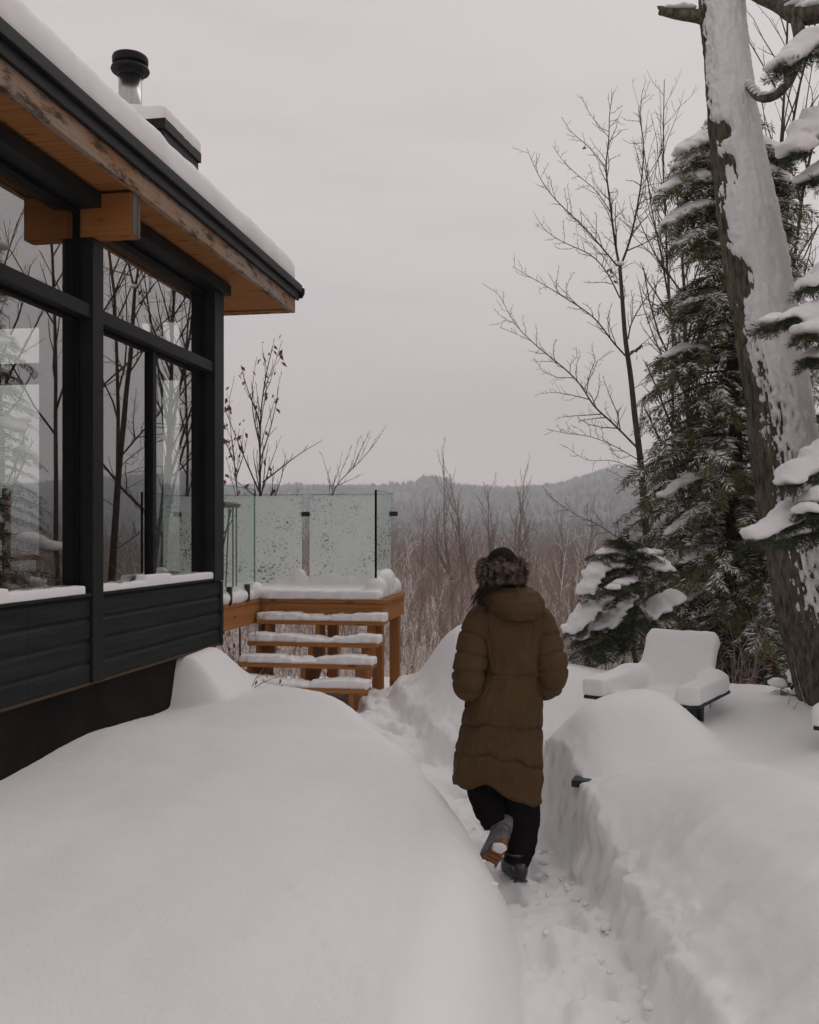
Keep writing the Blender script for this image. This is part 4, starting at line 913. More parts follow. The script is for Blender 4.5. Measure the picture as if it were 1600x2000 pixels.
# thin trunks and bare trees standing behind
def bare(u, Y, vtop, seed, label, r=.035, mat_='twig_grey', lean=.05, dens=4.0, ratio=.36, maxlev=3, up=.45, ang=.6, leaves=0, name='bare_tree', snowy=0, start=.22, rmin=.003):
    b = P(u, HOR, Y); b[2] = far_z(b[0:1], b[1:2])[0] - .15 if Y > 10 else ground_z(b[0:1], b[1:2])[0]-.1
    H = CAMZ-(vtop-HOR)/FPX*Y - b[2]; rng = np.random.default_rng(seed)
    t = thing(name, label, 'tree', tuple(b))
    p = [np.zeros(3)]; d = np.array([rng.normal()*lean, rng.normal()*lean, 1.0]); n = 12
    for q in range(n): d = unit(d + np.array([rng.normal()*.05, rng.normal()*.05, .12])); p.append(p[-1]+d*H/n)
    p = np.array(p); p[:, 2] *= H/p[-1, 2]
    tm = MB(); tm.tube(p, np.linspace(r, r*.14, n+1), 7); tm.build('trunk', MAT[mat_], t, True)
    bm_ = MB(); tips = []; grow(bm_, p, r, r*.14, 0, rng, dens=dens*2.2/H*1.6, ratio=ratio, ang=ang, up=up, maxlev=maxlev, start=start, rmin=rmin, tips=tips)
    bm_.v = bm_.v[1:]; k = (n+1)*8; bm_.f = [tuple(i-k for i in f) for f in bm_.f if min(f) >= k]; bm_.mi = bm_.mi[:len(bm_.f)]
    o = bm_.build('branches', MAT[mat_], t, True)
    if leaves:
        lf = MB(); leafy(lf, [tips[i]+rng.normal(size=3)*.03 for i in rng.integers(0, len(tips), leaves)], rng, .075, 0); lf.build('dry_leaves', MAT['dry_leaf'], t)
    return t
mid = [(862, 24, 990, 'bare_sapling'), (888, 26, 903, ''), (905, 21, 985, ''), (936, 30, 925, ''), (958, 24, 960, ''), (990, 27, 930, ''), (820, 30, 985, ''), (1010, 22, 1010, ''), (1040, 34, 985, ''), (790, 19, 1040, ''), (1085, 30, 1000, ''), (960, 17, 1035, ''), (1125, 25, 1010, '')]
where = ['left of the tallest one behind the walker', 'tallest of those rising above the ridge left of the walker', 'close left of the fur hat', 'reaching above the ridge over the fur hat', 'thin one just above the fur hat', 'reaching above the ridge right of the fur hat', 'pale one right of the glass guard', 'low one right of the fur hat', 'midway between hat and slender maple', 'nearest to the glass guard corner', 'right of centre below the ridge', 'short branching one right behind the fur hat', 'just left of the slender maple']
for q, ((u, Y, vt, _), w) in enumerate(zip(mid, where)):
    bare(u, Y, vt, 300+q, 'leafless valley tree, ' + w, r=.030+.0010*Y, dens=6.5, ratio=.36, up=.5, ang=.6, rmin=.0045, start=.25, mat_='twig_grey')
top = [(1470, 15, -260, .05, 'thin bare tree rising just right of the leaning trunk top'), (1545, 17, -300, .055, 'thin bare tree behind the crooked limb at top right'), (1562, 20, -250, .06, 'straight thin bare tree at the upper right edge'), (1395, 18, 90, .05, 'bare tree with twigs showing left of the leaning trunk top'), (1340, 19, 250, .04, 'bare tree with fine twigs between maple and hemlock top')]
for q, (u, Y, vt, r, lb) in enumerate(top): bare(u, Y, vt, 330+q, lb, r=r, mat_='bark_maple', dens=5.5, ratio=.30, up=.4, ang=.7, rmin=.0032, start=.3, lean=.03)
for q, (x_, y_, H_) in enumerate(((7.6, 16.0, 9), (8.8, 14.0, 9), (5.6, 18.5, 8.5))):
    u = 800+x_/y_*FPX; bare(u, y_, HOR-(H_-CAMZ)/y_*FPX, 350+q, ('leafless tree with spreading crown mirrored in the window, beyond the right edge', 'second leafless tree mirrored in the window, beyond the right edge', 'leafless tree in the wood behind the hemlock')[q], r=.09, mat_='bark_maple', dens=6, ratio=.40, rmin=.004)

# birches behind the deck
def birch(px_list, Y, label, seed, leaves, base_uv, r0=.028):
    b = P(base_uv, HOR, Y); b[2] = far_z(b[0:1], b[1:2])[0]-.2; t = thing('birch_sapling', label, 'tree', tuple(b)); rng = np.random.default_rng(seed)
    bm_ = MB(); tips = []
    for k, (px, r) in enumerate(px_list):
        q = resample(np.array(([np.zeros(3)] if k == 0 else []) + [P(u, v, Y+(.3*math.sin(k*2+i*.4))) - b for i, (u, v) in enumerate(px)]), .15)
        if k == 0:
            tm = MB(); tm.tube(q, np.linspace(r, r*.2, len(q)), 7); tm.build('trunk', MAT['bark_dark'], t, True)
        grow(bm_, q, r*(.98 if k == 0 else 1), r*.2, 1, rng, dens=3.0, ratio=.32, ang=.5, up=.5, wig=.05, rmin=.0028, maxlev=3, start=.3 if k == 0 else .15, tips=tips)
    bm_.build('branches', MAT['bark_dark'], t, True)
    if leaves:
        tips = [p for p in tips if (p + b)[0] < P(560, 0, Y)[0]]
        lf = MB(); leafy(lf, [tips[i]+rng.normal(size=3)*np.array([.03, .03, .08]) for i in rng.integers(0, len(tips), leaves)], rng, .085, 0); lf.build('dry_leaves', MAT['dry_leaf'], t)
birch([([(508, 1000), (508, 900), (508, 830), (513, 770), (524, 709), (532, 680)], .026), ([(508, 830), (505, 800), (489, 781), (478, 751), (471, 712)], .012), ([(513, 942), (546, 917), (585, 885), (628, 861)], .011), ([(508, 900), (525, 850), (540, 790), (547, 735)], .010), ([(506, 960), (480, 900), (455, 840), (440, 800)], .012), ([(508, 870), (495, 820), (490, 770), (500, 705)], .010), ([(500, 970), (465, 940), (440, 925)], .009), ([(512, 960), (530, 900), (550, 850)], .008)], 12.6, 'birch sapling with a few brown leaves beside the house corner', 61, 60, 508)
birch([([(645, 985), (650, 950), (689, 916), (717, 888), (736, 861)], .016), ([(689, 916), (700, 890), (709, 862), (727, 839)], .007), ([(648, 955), (640, 920), (628, 885)], .006), ([(650, 950), (665, 920), (668, 885)], .006), ([(655, 950), (690, 935), (712, 925)], .006)], 13.4, 'leaning birch tips showing above the glass guard', 62, 0, 640)
birch([([(466, 1000), (462, 930), (452, 860), (448, 790)], .014), ([(462, 930), (478, 890), (484, 850)], .008), ([(456, 900), (440, 860)], .008)], 11.9, 'leafy brown sapling close against the house corner', 63, 90, 470, .016)

# ------------------------------------------------------------------ thicket: nobody could count it
rng = np.random.default_rng(77)
def saps(n, seed, r, dens, lev, rmin, **kw):
    return [arrays(free_tree(np.random.default_rng(seed+q), 1.0, r*np.random.default_rng(seed+q).uniform(.7, 1.3), lean=.22, n=5, dens=dens, ratio=.50, ang=.72, up=.36, wig=.16, rmin=rmin, maxlev=lev, sides=(4, 3, 3, 3, 3), start=.10, **kw)) for q in range(n)]
SAP_N = saps(9, 400, .0065, 15.0, 2, .0013); SAP_M = saps(6, 430, .008, 11.0, 2, .0016); SAP_F = saps(5, 450, .010, 9.0, 1, .003)
D = math.radians
def hub(name, sap, n, r0, r1, az0, az1, v0, v1, mat_, label, cat, pw=1.0, hmin=.8, hmax=9.0, cond=None, grow_=1.0):
    'saplings whose tops stand between the levels v0 and v1 as seen from the yard'
    r = (rng.uniform(0, 1, n)**pw)*(r1-r0)+r0; az = rng.uniform(az0, az1, n); x, y = r*np.sin(az), r*np.cos(az)
    if cond is not None: k = cond(x, y); x, y, r = x[k], y[k], r[k]
    z = far_z(x, y)-.05; vt = rng.uniform(v0, v1, len(x)); h = np.clip(CAMZ-(vt-HOR)/FPX*y - z, hmin, hmax)*grow_
    w = rng.integers(0, len(sap), len(x)); S = np.stack([h*.85, h*.85, h], 1)
    v, f = scatter(sap, np.stack([x, y, z], 1), rng.uniform(0, 6.28, len(x)), S, w); o = mesh_obj(name, v, f, MAT[mat_], None); tag(o, label, cat, kind='stuff'); return o
away = lambda x, y: ~((x < .6) & (y < 12.4))
hub('thicket', SAP_N, 520, 11.2, 32, D(-17), D(42), 1060, 1190, 'twig_red', 'dense reddish brown thicket of leafless saplings below the yard', 'thicket', 1.1, .9, 4.0, away)
hub('snowy_twigs', SAP_N, 110, 11.2, 30, D(-17), D(42), 1075, 1200, 'snow', 'snow lying along the thicket twigs', 'snow', 1.1, .8, 3.6, away)
hub('wood', SAP_M, 800, 28, 95, D(-20), D(46), 1012, 1090, 'twig_red', 'grey brown leafless wood farther down the valley', 'wood', 1.0, 2.0, 9)
hub('snowy_twigs', SAP_M, 110, 28, 95, D(-20), D(46), 1020, 1100, 'snow', 'snow lying along the branches of the farther wood', 'snow', 1.0, 2.0, 8)
hub('far_wood', SAP_F, 900, 90, 330, D(-26), D(50), 1006, 1050, 'twig_grey', 'far bare wood on the valley floor', 'wood', 1.0, 6, 18)
hub('undergrowth', SAP_N, 420, 9.6, 24, D(-16), D(30), 1190, 1290, 'twig_red', 'tangled brown undergrowth at the foot of the slope', 'undergrowth', 1.2, .4, 1.5, lambda x, y: (y > 10.8) | (x > 1.2))
hub('snowy_twigs', SAP_N, 170, 9.6, 24, D(-16), D(30), 1200, 1300, 'snow', 'snow lying along the undergrowth twigs', 'snow', 1.2, .4, 1.4, lambda x, y: (y > 10.8) | (x > 1.2))
# weeds with dry leaves by the house end under the steps
def weeds(name, label, u0, u1, Y0_, Y1_, n, seed, h0=.3, h1=.8, leaves=40):
    r_ = np.random.default_rng(seed); mb = MB(); tips = []
    for q in range(n):
        Y = r_.uniform(Y0_, Y1_); b = P(r_.uniform(u0, u1), HOR, Y); b[2] = ground_z(b[0:1], b[1:2])[0]-.05
        p = [b]; d = unit(np.array([r_.normal()*.4, r_.normal()*.3, 1])); H = r_.uniform(h0, h1)
        for w in range(5): d = unit(d+r_.normal(size=3)*.16); p.append(p[-1]+d*H/5)
        grow(mb, p, .005, .0015, 1, r_, dens=6, ratio=.4, ang=.7, up=.1, maxlev=2, rmin=.0016, tips=tips)
    if leaves: leafy(mb, [tips[i]+r_.normal(size=3)*.03 for i in r_.integers(0, len(tips), leaves)], r_, .05, 1)
    o = mb.build(name, [MAT['twig_red'], MAT['dry_leaf']]); tag(o, label, 'shrub'); return o
weeds('dry_shrub', 'dry shrub with brown leaves beside the house corner and the steps', 432, 478, 9.0, 10.0, 12, 71, .3, .75, 60)
weeds('dry_shrub', 'tangle of bare stems under the deck behind the steps', 490, 740, 10.9, 12.0, 46, 72, .4, 1.0, 50)
weeds('dry_shrub', 'reddish stems right of the deck post above the snow mound', 775, 850, 10.2, 11.6, 22, 73, .4, 1.1, 14)
weeds('dry_shrub', 'low brown stems left of the garden chair below the small spruce', 1110, 1290, 9.4, 10.4, 40, 74, .3, .7, 30)
weeds('dry_shrub', 'brown leafy stems among the trunks right of the garden chair', 1400, 1500, 8.3, 9.4, 22, 75, .4, 1.1, 60)
weeds('weed_stalk', 'thin dry stalk poking through the snow left of the lowest step', 484, 492, 8.1, 8.2, 2, 76, .22, .3, 6)
weeds('weed_stalk', 'two thin stalks in the snow right of the garden chair', 1535, 1550, 6.6, 6.9, 2, 78, .10, .14, 0)

# far hills: low trees as one mass, jagged along the ridge
def cone(n=6, r=.24):
    V = [(0, 0, 1.0)]; F = []
    for k, (zz, rr) in enumerate(((.62, r*.55), (.60, r*.4), (.12, r))):
        V += [(rr*math.cos(a), rr*math.sin(a), zz) for a in np.arange(n)*2*math.pi/n]
    for j in range(n):
        F += [(0, 1+j, 1+(j+1) % n), (1+n+j, 1+2*n+j, 1+n+(j+1) % n), (1+n+(j+1) % n, 1+2*n+j, 1+2*n+(j+1) % n)]
    return np.array(V), np.array(F)
mat('far_conifer', (.062, .074, .088), rough=.95, spec=.05, col2=(.115, .13, .148), vscale=(.02, .02, .02))  # evergreen colour blued, painting in some of the distance haze
mat('far_bare', (.15, .152, .17), rough=.95, spec=.05, col2=(.27, .27, .29), vscale=(.03, .03, .03))  # base colour also carries painted bluish haze
def crownlet():
    v = ICO[0].copy(); v[:, 2] = v[:, 2]*.45+.55; v[:, :2] *= .34; v *= (1+.25*fbm(v[:, 0]*7, v[:, 1]*7, v[:, 2]*7, 2, 3))[:, None]; return v, ICO[1][::2]
n = 11000; az = rng.uniform(D(-30), D(52), n); r = rng.uniform(330, 2120, n)/np.cos(az); x, y = r*np.sin(az), r*np.cos(az); hh = rng.uniform(6, 12, n)
nm = fbm(x/170, y/170, 0, 4, 8); k = nm > .05
v, f = scatter([cone()], np.stack([x[k], y[k], far_z(x[k], y[k])-1], 1), rng.uniform(0, 6, k.sum()), hh[k], np.zeros(k.sum(), int)); o = mesh_obj('far_conifers', v, f, MAT['far_conifer']); tag(o, 'dark evergreens covering the far hills', 'forest', kind='stuff')
k = ~k
v, f = scatter([crownlet()], np.stack([x[k], y[k], far_z(x[k], y[k])-2], 1), rng.uniform(0, 6, k.sum()), hh[k]*.95, np.zeros(k.sum(), int)); o = mesh_obj('far_bare_trees', v, f, MAT['far_bare']); tag(o, 'grey leafless forest covering the far hills', 'forest', kind='stuff')
n = 1500; az = rng.uniform(D(-24), D(50), n); r = (2050+rng.uniform(-40, 40, n))/np.cos(az); x, y = r*np.sin(az), r*np.cos(az); hh = rng.uniform(5, 11, n)
uq = 800+FPX*np.tan(az); hh = hh + np.where((uq > 815) & (uq < 880), rng.uniform(3, 12, n), 0)
v, f = scatter([cone(6, .3), crownlet()], np.stack([x, y, far_z(x, y)-1.5], 1), rng.uniform(0, 6, n), hh, rng.integers(0, 2, n)); o = mesh_obj('ridge_trees', v, f, MAT['far_conifer']); tag(o, 'row of tiny trees along the ridge line', 'forest', kind='stuff')
# ------------------------------------------------------------------ garden chairs (local: front = -y)
def garden_chair(label, loc, rz, sd):
    t = thing('garden_chair', label, 'chair', loc, rz, 'snowed-in garden chairs')
    def bx(name, a, b, M=None):
        m = MB().box(a, b)
        if M is not None: m.v[0] = np.array([(M @ Vector(p))[:] for p in m.v[0]])
        return bevel(m.build(name, MAT['chair_paint'], t), .006)
    for s in (-1, 1):
        bx('front_leg', (s*.315-.02, -.33, 0), (s*.315+.02, -.22, .535))
        bx('armrest', (s*.315-.075, -.44, .536), (s*.315+.075, .30, .560))
        bx('rear_leg', (s*.255-.02, -.30, -.02), (s*.255+.02, .42, .10), Matrix.Translation((0, 0, .20)) @ Matrix.Rotation(-.34, 4, 'X'))
        m = MB().prism([(-.24, .536), (-.31, .536), (-.25, .36)], s*.345-.02, s*.345+.02, 0); m.build('arm_bracket', MAT['chair_paint'], t)
    Ms = Matrix.Translation((0, -.30, .40)) @ Matrix.Rotation(-.20, 4, 'X')
    for q in range(5): bx('seat_slat', (-.275, q*.098, -.02), (.275, q*.098+.088, .0), Ms)
    Mb = Matrix.Translation((0, .14, .30)) @ Matrix.Rotation(-.62, 4, 'X')
    for q in range(5): bx('back_slat', (-.27+q*.109, -.012, 0), (-.27+q*.109+.100, .012, .66), Mb)
    bx('back_rail', (-.30, .013, .30), (.30, .045, .36), Mb); bx('back_rail', (-.27, .013, .56), (.27, .045, .61), Mb)
    Rb = Matrix.Rotation(-.62, 4, 'X'); cb = Mb @ Vector((0, -.058, .36)); ct = Mb @ Vector((0, -.02, .675))
    pr = [('box', cb, (.53, .115, .64), Rb), ('box', ct, (.50, .18, .10), Rb), ('box', Ms @ Vector((0, .22, .09)), (.56, .52, .20), Matrix.Rotation(-.10, 4, 'X')), ('ball', (0, .14, .47), (.27, .14, .10))]
    for s in (-1, 1): pr.append(('box', (s*.318, -.10, .615), (.165, .70, .125), 0.0)); pr.append(('ball', (s*.29, .17, .62), (.12, .18, .10)))
    snow_part('chair_snow', pr, t, .016, 22, .008, 9, sd)
    return t
CA = math.radians(-33)
garden_chair('dark adirondack garden chair under deep snow in front of the evergreens', (1.74, 6.72, .125), CA, 3)
garden_chair('snowed-in garden chair cut off by the right picture edge', (2.84, 5.62, .13), math.radians(-34), 4)
# the buried table between the chairs: only a corner of its edge shows
tb = thing('garden_table', 'buried garden table, only a dark corner showing beside the coat', 'table', (1.355, 5.45, -.15), -.35)
bevel(MB().box((-.38, -.38, .56), (.38, .38, .60)).build('table_top', MAT['chair_paint'], tb), .006)
for sx_ in (-.26, .28):
    for sy_ in (-.32, .22): MB().box((sx_-.03, sy_-.03, 0), (sx_+.03, sy_+.03, .56)).build('leg', MAT['chair_paint'], tb)

# folded stool standing on the deck behind the glass
def stool():
    t = thing('folding_stool', 'tall thin-legged metal stool behind the green glass panel', 'stool', (-1.62 - .38*.985, 8.5 + .38*.174, 1.14), HROT); c = np.array([-.02, 1.35, .05])
    v_, f_ = lathe([(.15, .90), (.165, .915), (.165, .935), (.12, .955), (.05, .96)], 24); MB().add(v_+np.array([-.13, 1.35, 0]), f_).build('seat', MAT['dark_clip'], t, True)
    for a, b in (((-.02, 1.30, 0), (-.02, 1.30, .91)), ((-.10, 1.30, 0), (-.06, 1.30, .91)), ((-.24, 1.30, 0), (-.04, 1.30, .88)), ((-.02, 1.40, 0), (-.02, 1.40, .91)), ((-.24, 1.40, 0), (-.20, 1.40, .91))):
        MB().tube([np.array(a), np.array(b)], .008, 6).build('leg', MAT['dark_clip'], t, True)
    MB().tube([np.array((-.24, 1.30, .45)), np.array((-.02, 1.30, .78))], .006, 6).build('brace', MAT['dark_clip'], t, True)
stool()
# a wooden dining chair and table seen through the window
def dining_chair():
    t = thing('dining_chair', 'brown wooden dining chair inside behind the left window', 'chair', (-1.62, 8.5, 1.15), HROT)
    cx, cy = -.85, -2.05
    def bx(n, a, b): bevel(MB().box((a[0]+cx, a[1]+cy, a[2]), (b[0]+cx, b[1]+cy, b[2])).build(n, MAT['brown_wood'], t), .006)
    for sx_ in (-.2, .2):
        bx('leg', (sx_-.02, .18, 0), (sx_+.02, .22, .44)); bx('leg', (sx_-.022, -.22, 0), (sx_+.022, -.178, .92))
    bx('seat', (-.23, -.23, .441), (.23, .23, .475))
    for z_ in (.58, .74): bx('back_slat', (-.178, -.215, z_), (.178, -.19, z_+.12))
dining_chair()

# ------------------------------------------------------------------ the walker
PXc, PYc = .47, 5.0
person = thing('person', 'person in long brown puffer coat and fur hat walking down the trodden path', 'person', (PXc, PYc, 0))
def W(x, y, z): return np.array([x-PXc, y-PYc, z])
def skin_body():
    J = {'pel': ((.475, 5.02, .90), .13), 'spn': ((.50, 5.02, 1.10), .115), 'chs': ((.52, 5.01, 1.28), .13), 'nck': ((.505, 5.02, 1.42), .055), 'hd1': ((.485, 5.03, 1.50), .075), 'hd2': ((.475, 5.03, 1.58), .088), 'hd3': ((.475, 5.03, 1.645), .06),
         'shl': ((.37, 5.01, 1.345), .055), 'ell': ((.295, 4.96, 1.06), .042), 'wrl': ((.335, 5.10, .98), .032), 'hnl': ((.365, 5.17, .95), .030), 'shr': ((.675, 5.01, 1.335), .055), 'elr': ((.745, 4.96, 1.06), .042), 'wrr': ((.69, 5.10, .98), .032), 'hnr': ((.66, 5.17, .95), .030),
         'hpl': ((.40, 5.02, .84), .085), 'knl': ((.375, 5.06, .47), .055), 'anl': ((.445, 4.965, .315), .034), 'tol': ((.415, 4.90, .17), .022), 'hpr': ((.56, 5.02, .84), .085), 'knr': ((.575, 5.03, .45), .055), 'anr': ((.535, 4.98, .10), .040), 'tor': ((.51, 5.14, .05), .034)}
    E = [('pel', 'spn'), ('spn', 'chs'), ('chs', 'nck'), ('nck', 'hd1'), ('hd1', 'hd2'), ('hd2', 'hd3'), ('chs', 'shl'), ('shl', 'ell'), ('ell', 'wrl'), ('wrl', 'hnl'), ('chs', 'shr'), ('shr', 'elr'), ('elr', 'wrr'), ('wrr', 'hnr'), ('pel', 'hpl'), ('hpl', 'knl'), ('knl', 'anl'), ('anl', 'tol'), ('pel', 'hpr'), ('hpr', 'knr'), ('knr', 'anr'), ('anr', 'tor')]
    ks = list(J); me = bpy.data.meshes.new('tmp'); me.from_pydata([W(*J[k][0]).tolist() for k in ks], [(ks.index(a), ks.index(b)) for a, b in E], []); o = bpy.data.objects.new('tmp', me); COL.objects.link(o)
    o.modifiers.new('s', 'SKIN'); sd = o.modifiers.new('u', 'SUBSURF'); sd.levels = 2; sd.render_levels = 2
    for i, k in enumerate(ks): me.skin_vertices[0].data[i].radius = (J[k][1]*.8,)*2
    me.skin_vertices[0].data[0].use_root = True
    dg = bpy.context.evaluated_depsgraph_get(); dg.update(); m2 = bpy.data.meshes.new_from_object(o.evaluated_get(dg))
    V = np.array([v.co[:] for v in m2.vertices]); F = [tuple(p.vertices) for p in m2.polygons]; bpy.data.objects.remove(o)
    # a nose and brow on the far side of the head
    hc = W(.475, 5.03, 1.57); d = V-hc; k = np.exp(-((d[:, 0])/.018)**2 - ((d[:, 2]+.005)/.03)**2)*(d[:, 1] > .03); V[:, 1] += k*.03
    mesh_obj('body', V, F, MAT['skin'], person, True)
skin_body()
def ring_mesh(name, zs, cx, cy, rx, ry, disp, m, n=120, pw=2.3, parent=person, close_top=False, shear=None):
    th = np.linspace(0, 2*math.pi, n, endpoint=False); c, s = np.cos(th), np.sin(th)
    k = (np.abs(c)**pw+np.abs(s)**pw)**(-1/pw)
    TH, Zg = np.meshgrid(th, zs); dd = disp(TH, Zg)
    X = cx[:, None] + (rx[:, None]*k*c) + dd*c; Y = cy[:, None] + (ry[:, None]*k*s) + dd*s; Z = Zg.copy()
    if shear is not None: Z = Z + shear(TH, Zg)
    V = np.stack([X-PXc, Y-PYc, Z], -1).reshape(-1, 3); r = len(zs)
    i = np.arange(r-1)[:, None]*n + np.arange(n)[None]; j = np.arange(r-1)[:, None]*n + (np.arange(n)[None]+1) % n
    F = [tuple(q) for q in np.stack([i, j, j+n, i+n], -1).reshape(-1, 4).tolist()]
    if close_top: F.append(tuple(range((r-1)*n, r*n)))
    return mesh_obj(name, V, F, MAT[m], parent, True)
def interp(z, tab, k): t = np.array(tab); return np.interp(z, t[::-1, 0], t[::-1, k])
def smooth1(a, w=9):
    k = np.hanning(w+2)[1:-1]; k /= k.sum(); return np.convolve(np.pad(a, w//2, 'edge'), k, 'valid')
#        z     cx    cy    rx    ry
COAT = [(1.455, .515, 5.03, .070, .075), (1.43, .515, 5.025, .085, .088), (1.405, .517, 5.02, .120, .10), (1.38, .520, 5.02, .165, .112), (1.345, .522, 5.02, .190, .122), (1.30, .524, 5.02, .192, .130), (1.20, .530, 5.02, .178, .135), (1.10, .535, 5.02, .152, .128), (1.02, .520, 5.02, .160, .132), (.94, .500, 5.02, .188, .145), (.85, .484, 5.02, .202, .155), (.75, .474, 5.02, .212, .160), (.65, .466, 5.015, .220, .162), (.55, .456, 5.005, .224, .160), (.46, .450, 5.0, .222, .155)]
zs = np.linspace(.46, 1.455, 230)
def coat_disp(TH, Z):
    back = TH
    d = np.zeros_like(Z)
    # quilting seams: lower ones run in wavy scallops
    seams = [(1.040, .004, .008, 3), (.772, .016, .011, 11), (.612, .020, .013, 23)]
    for z0, wav, amp, sd in seams:
        zz = z0 + wav*1.6*fbm(np.cos(TH)*2.6+sd, np.sin(TH)*2.6, sd*1.7, 3, sd) + wav*.6*np.abs(np.sin(TH*4.5+sd)) + .020*np.cos(TH+2.2)
        am = amp*(.55 + .8*np.clip(.5+fbm(np.cos(TH)*3, np.sin(TH)*3+sd, 0, 2, sd+5), 0, 1))
        d += .0055*fbm(np.cos(TH)*9, np.sin(TH)*9, Z*5+sd, 3, sd+9)*np.exp(-((Z-zz)/.040)**2)      # gathers along the stitching
        d -= am*np.exp(-((Z-zz)/.0065)**2); d += am*.40*np.exp(-((Z-zz+.030)/.024)**2) + am*.28*np.exp(-((Z-zz-.035)/.03)**2)
    # upright stitch lines on the skirt, side panels on the back
    for a0 in (-2.35, -2.0, -1.57, -1.15, -.8): d -= .0035*np.exp(-((TH-(a0 % (2*math.pi)))/.022)**2)*sst(.80, .66, Z)
    for a0 in (-2.2, -.95): d -= .004*np.exp(-((TH-((a0+.10*np.sin(Z*4)) % (2*math.pi)))/.03)**2)*sst(.78, .95, Z)
    x, y = np.cos(TH)*2, np.sin(TH)*2
    d += .010*fbm(x*1.2, y*1.2, Z*4.0, 3, 15) + .0055*fbm(x*3.2, y*3.2, Z*9+x*2, 3, 16) + .0045*(np.abs(fbm(x*2.2+Z*3, y*2.2, Z*11-x*4, 3, 18))**.6)
    # diagonal pull folds at the waist and skirt
    d += .006*np.sin((Z*34 + TH*5.0))*np.exp(-((Z-1.06)/.06)**2) + .006*np.sin(Z*16 - TH*7)*np.exp(-((Z-.66)/.07)**2)
    d += .006*np.exp(-((Z-.475)/.012)**2)
    return d
def hem(TH, Z):
    w = sst(.80, .46, Z); x = np.cos(TH); b = -np.sin(TH)
    return w*(-.035*x + .055*np.exp(-((x+.28)/.24)**2)*(b > -.2) - .035*sst(.1, .8, x) + .004*np.sin(TH*11))
ring_mesh('coat', zs, smooth1(interp(zs, COAT, 1)), smooth1(interp(zs, COAT, 2)), smooth1(interp(zs, COAT, 3)), smooth1(interp(zs, COAT, 4)), coat_disp, 'coat', 300, 2.2, shear=hem)
MB().add(*(lambda v, f: (v + W(.452, 5.0, 0), f))(*[(np.array([[.20*math.cos(a), .14*math.sin(a), .56] for a in np.arange(24)*2*math.pi/24])), [tuple(range(24))]])).build('coat_lining', MAT['coat_dark'], person)
def limb(name, pts, radii, seams, m, amp=.0085, n=64, step=.006, ell=1.0, seed=1, wr=.006, cap=True):
    q = resample(np.array(pts), step); k = len(q); d = np.r_[0, np.cumsum(np.linalg.norm(np.diff(q, axis=0), axis=1))]; d /= d[-1]
    for _ in range(30): q[1:-1] = .25*q[:-2]+.5*q[1:-1]+.25*q[2:]
    r = np.interp(d, [a for a, _ in radii], [b for _, b in radii]); r = smooth1(r, 15)
    T = np.gradient(q, axis=0); T /= np.linalg.norm(T, axis=1)[:, None]; ref = np.array([0, 1.0, 0]); A = np.cross(T, ref); A /= np.linalg.norm(A, axis=1)[:, None]; B = np.cross(T, A)
    th = np.linspace(0, 2*math.pi, n, endpoint=False); D_, TH = np.meshgrid(d, th, indexing='ij')
    dr = np.zeros_like(D_); L = np.linalg.norm(np.diff(q, axis=0), axis=1).sum()
    for s0 in seams:
        zz = s0 + .016*fbm(np.cos(TH)*1.6+s0*40, np.sin(TH)*1.6+seed, 0, 3, 7) + .012*np.sin(TH+s0*30); dr += .0050*fbm(np.cos(TH)*5, np.sin(TH)*5+s0*30, D_*6, 3, 19+seed)*np.exp(-((D_-zz)*L/.03)**2); dr -= amp*1.25*np.exp(-((D_-zz)*L/.0065)**2); dr += amp*.45*np.exp(-((D_-zz-.045)*L/.028)**2) + amp*.45*np.exp(-((D_-zz+.045)*L/.028)**2)
    dr += wr*fbm(np.cos(TH)*1.5+seed*7, np.sin(TH)*1.5, D_*9, 3, 60+seed) + wr*.7*fbm(np.cos(TH)*2.5, np.sin(TH)*2.5+seed, D_*22, 3, 61+seed)
    RR = r[:, None]+dr
    V = q[:, None, :] + RR[..., None]*(np.cos(TH)[..., None]*A[:, None, :] + ell*np.sin(TH)[..., None]*B[:, None, :]); V = V.reshape(-1, 3)
    i = np.arange(k-1)[:, None]*n + np.arange(n)[None]; j = np.arange(k-1)[:, None]*n + (np.arange(n)[None]+1) % n
    F = [tuple(x) for x in np.stack([i, j, j+n, i+n], -1).reshape(-1, 4).tolist()]
    if cap: F += [tuple(range(n-1, -1, -1)), tuple((k-1)*n+a for a in range(n))]
    return mesh_obj(name, V, F, MAT[m], person, True)
limb('sleeve', [W(.425, 5.02, 1.375), W(.365, 5.01, 1.335), W(.325, 4.99, 1.20), W(.305, 4.955, 1.07), W(.298, 4.955, 1.00), W(.325, 5.04, .965), W(.37, 5.14, .96)], [(0, .055), (.10, .074), (.25, .080), (.5, .082), (.66, .077), (.82, .066), (1, .048)], (.27, .42, .565, .66, .76, .86), 'coat', seed=1)
limb('sleeve', [W(.615, 5.02, 1.37), W(.675, 5.01, 1.325), W(.705, 4.99, 1.20), W(.728, 4.96, 1.09), W(.722, 4.965, 1.02), W(.69, 5.05, .97), W(.65, 5.14, .97)], [(0, .055), (.10, .072), (.25, .076), (.5, .080), (.66, .075), (.82, .064), (1, .048)], (.27, .42, .565, .66, .76, .86), 'coat', seed=2)
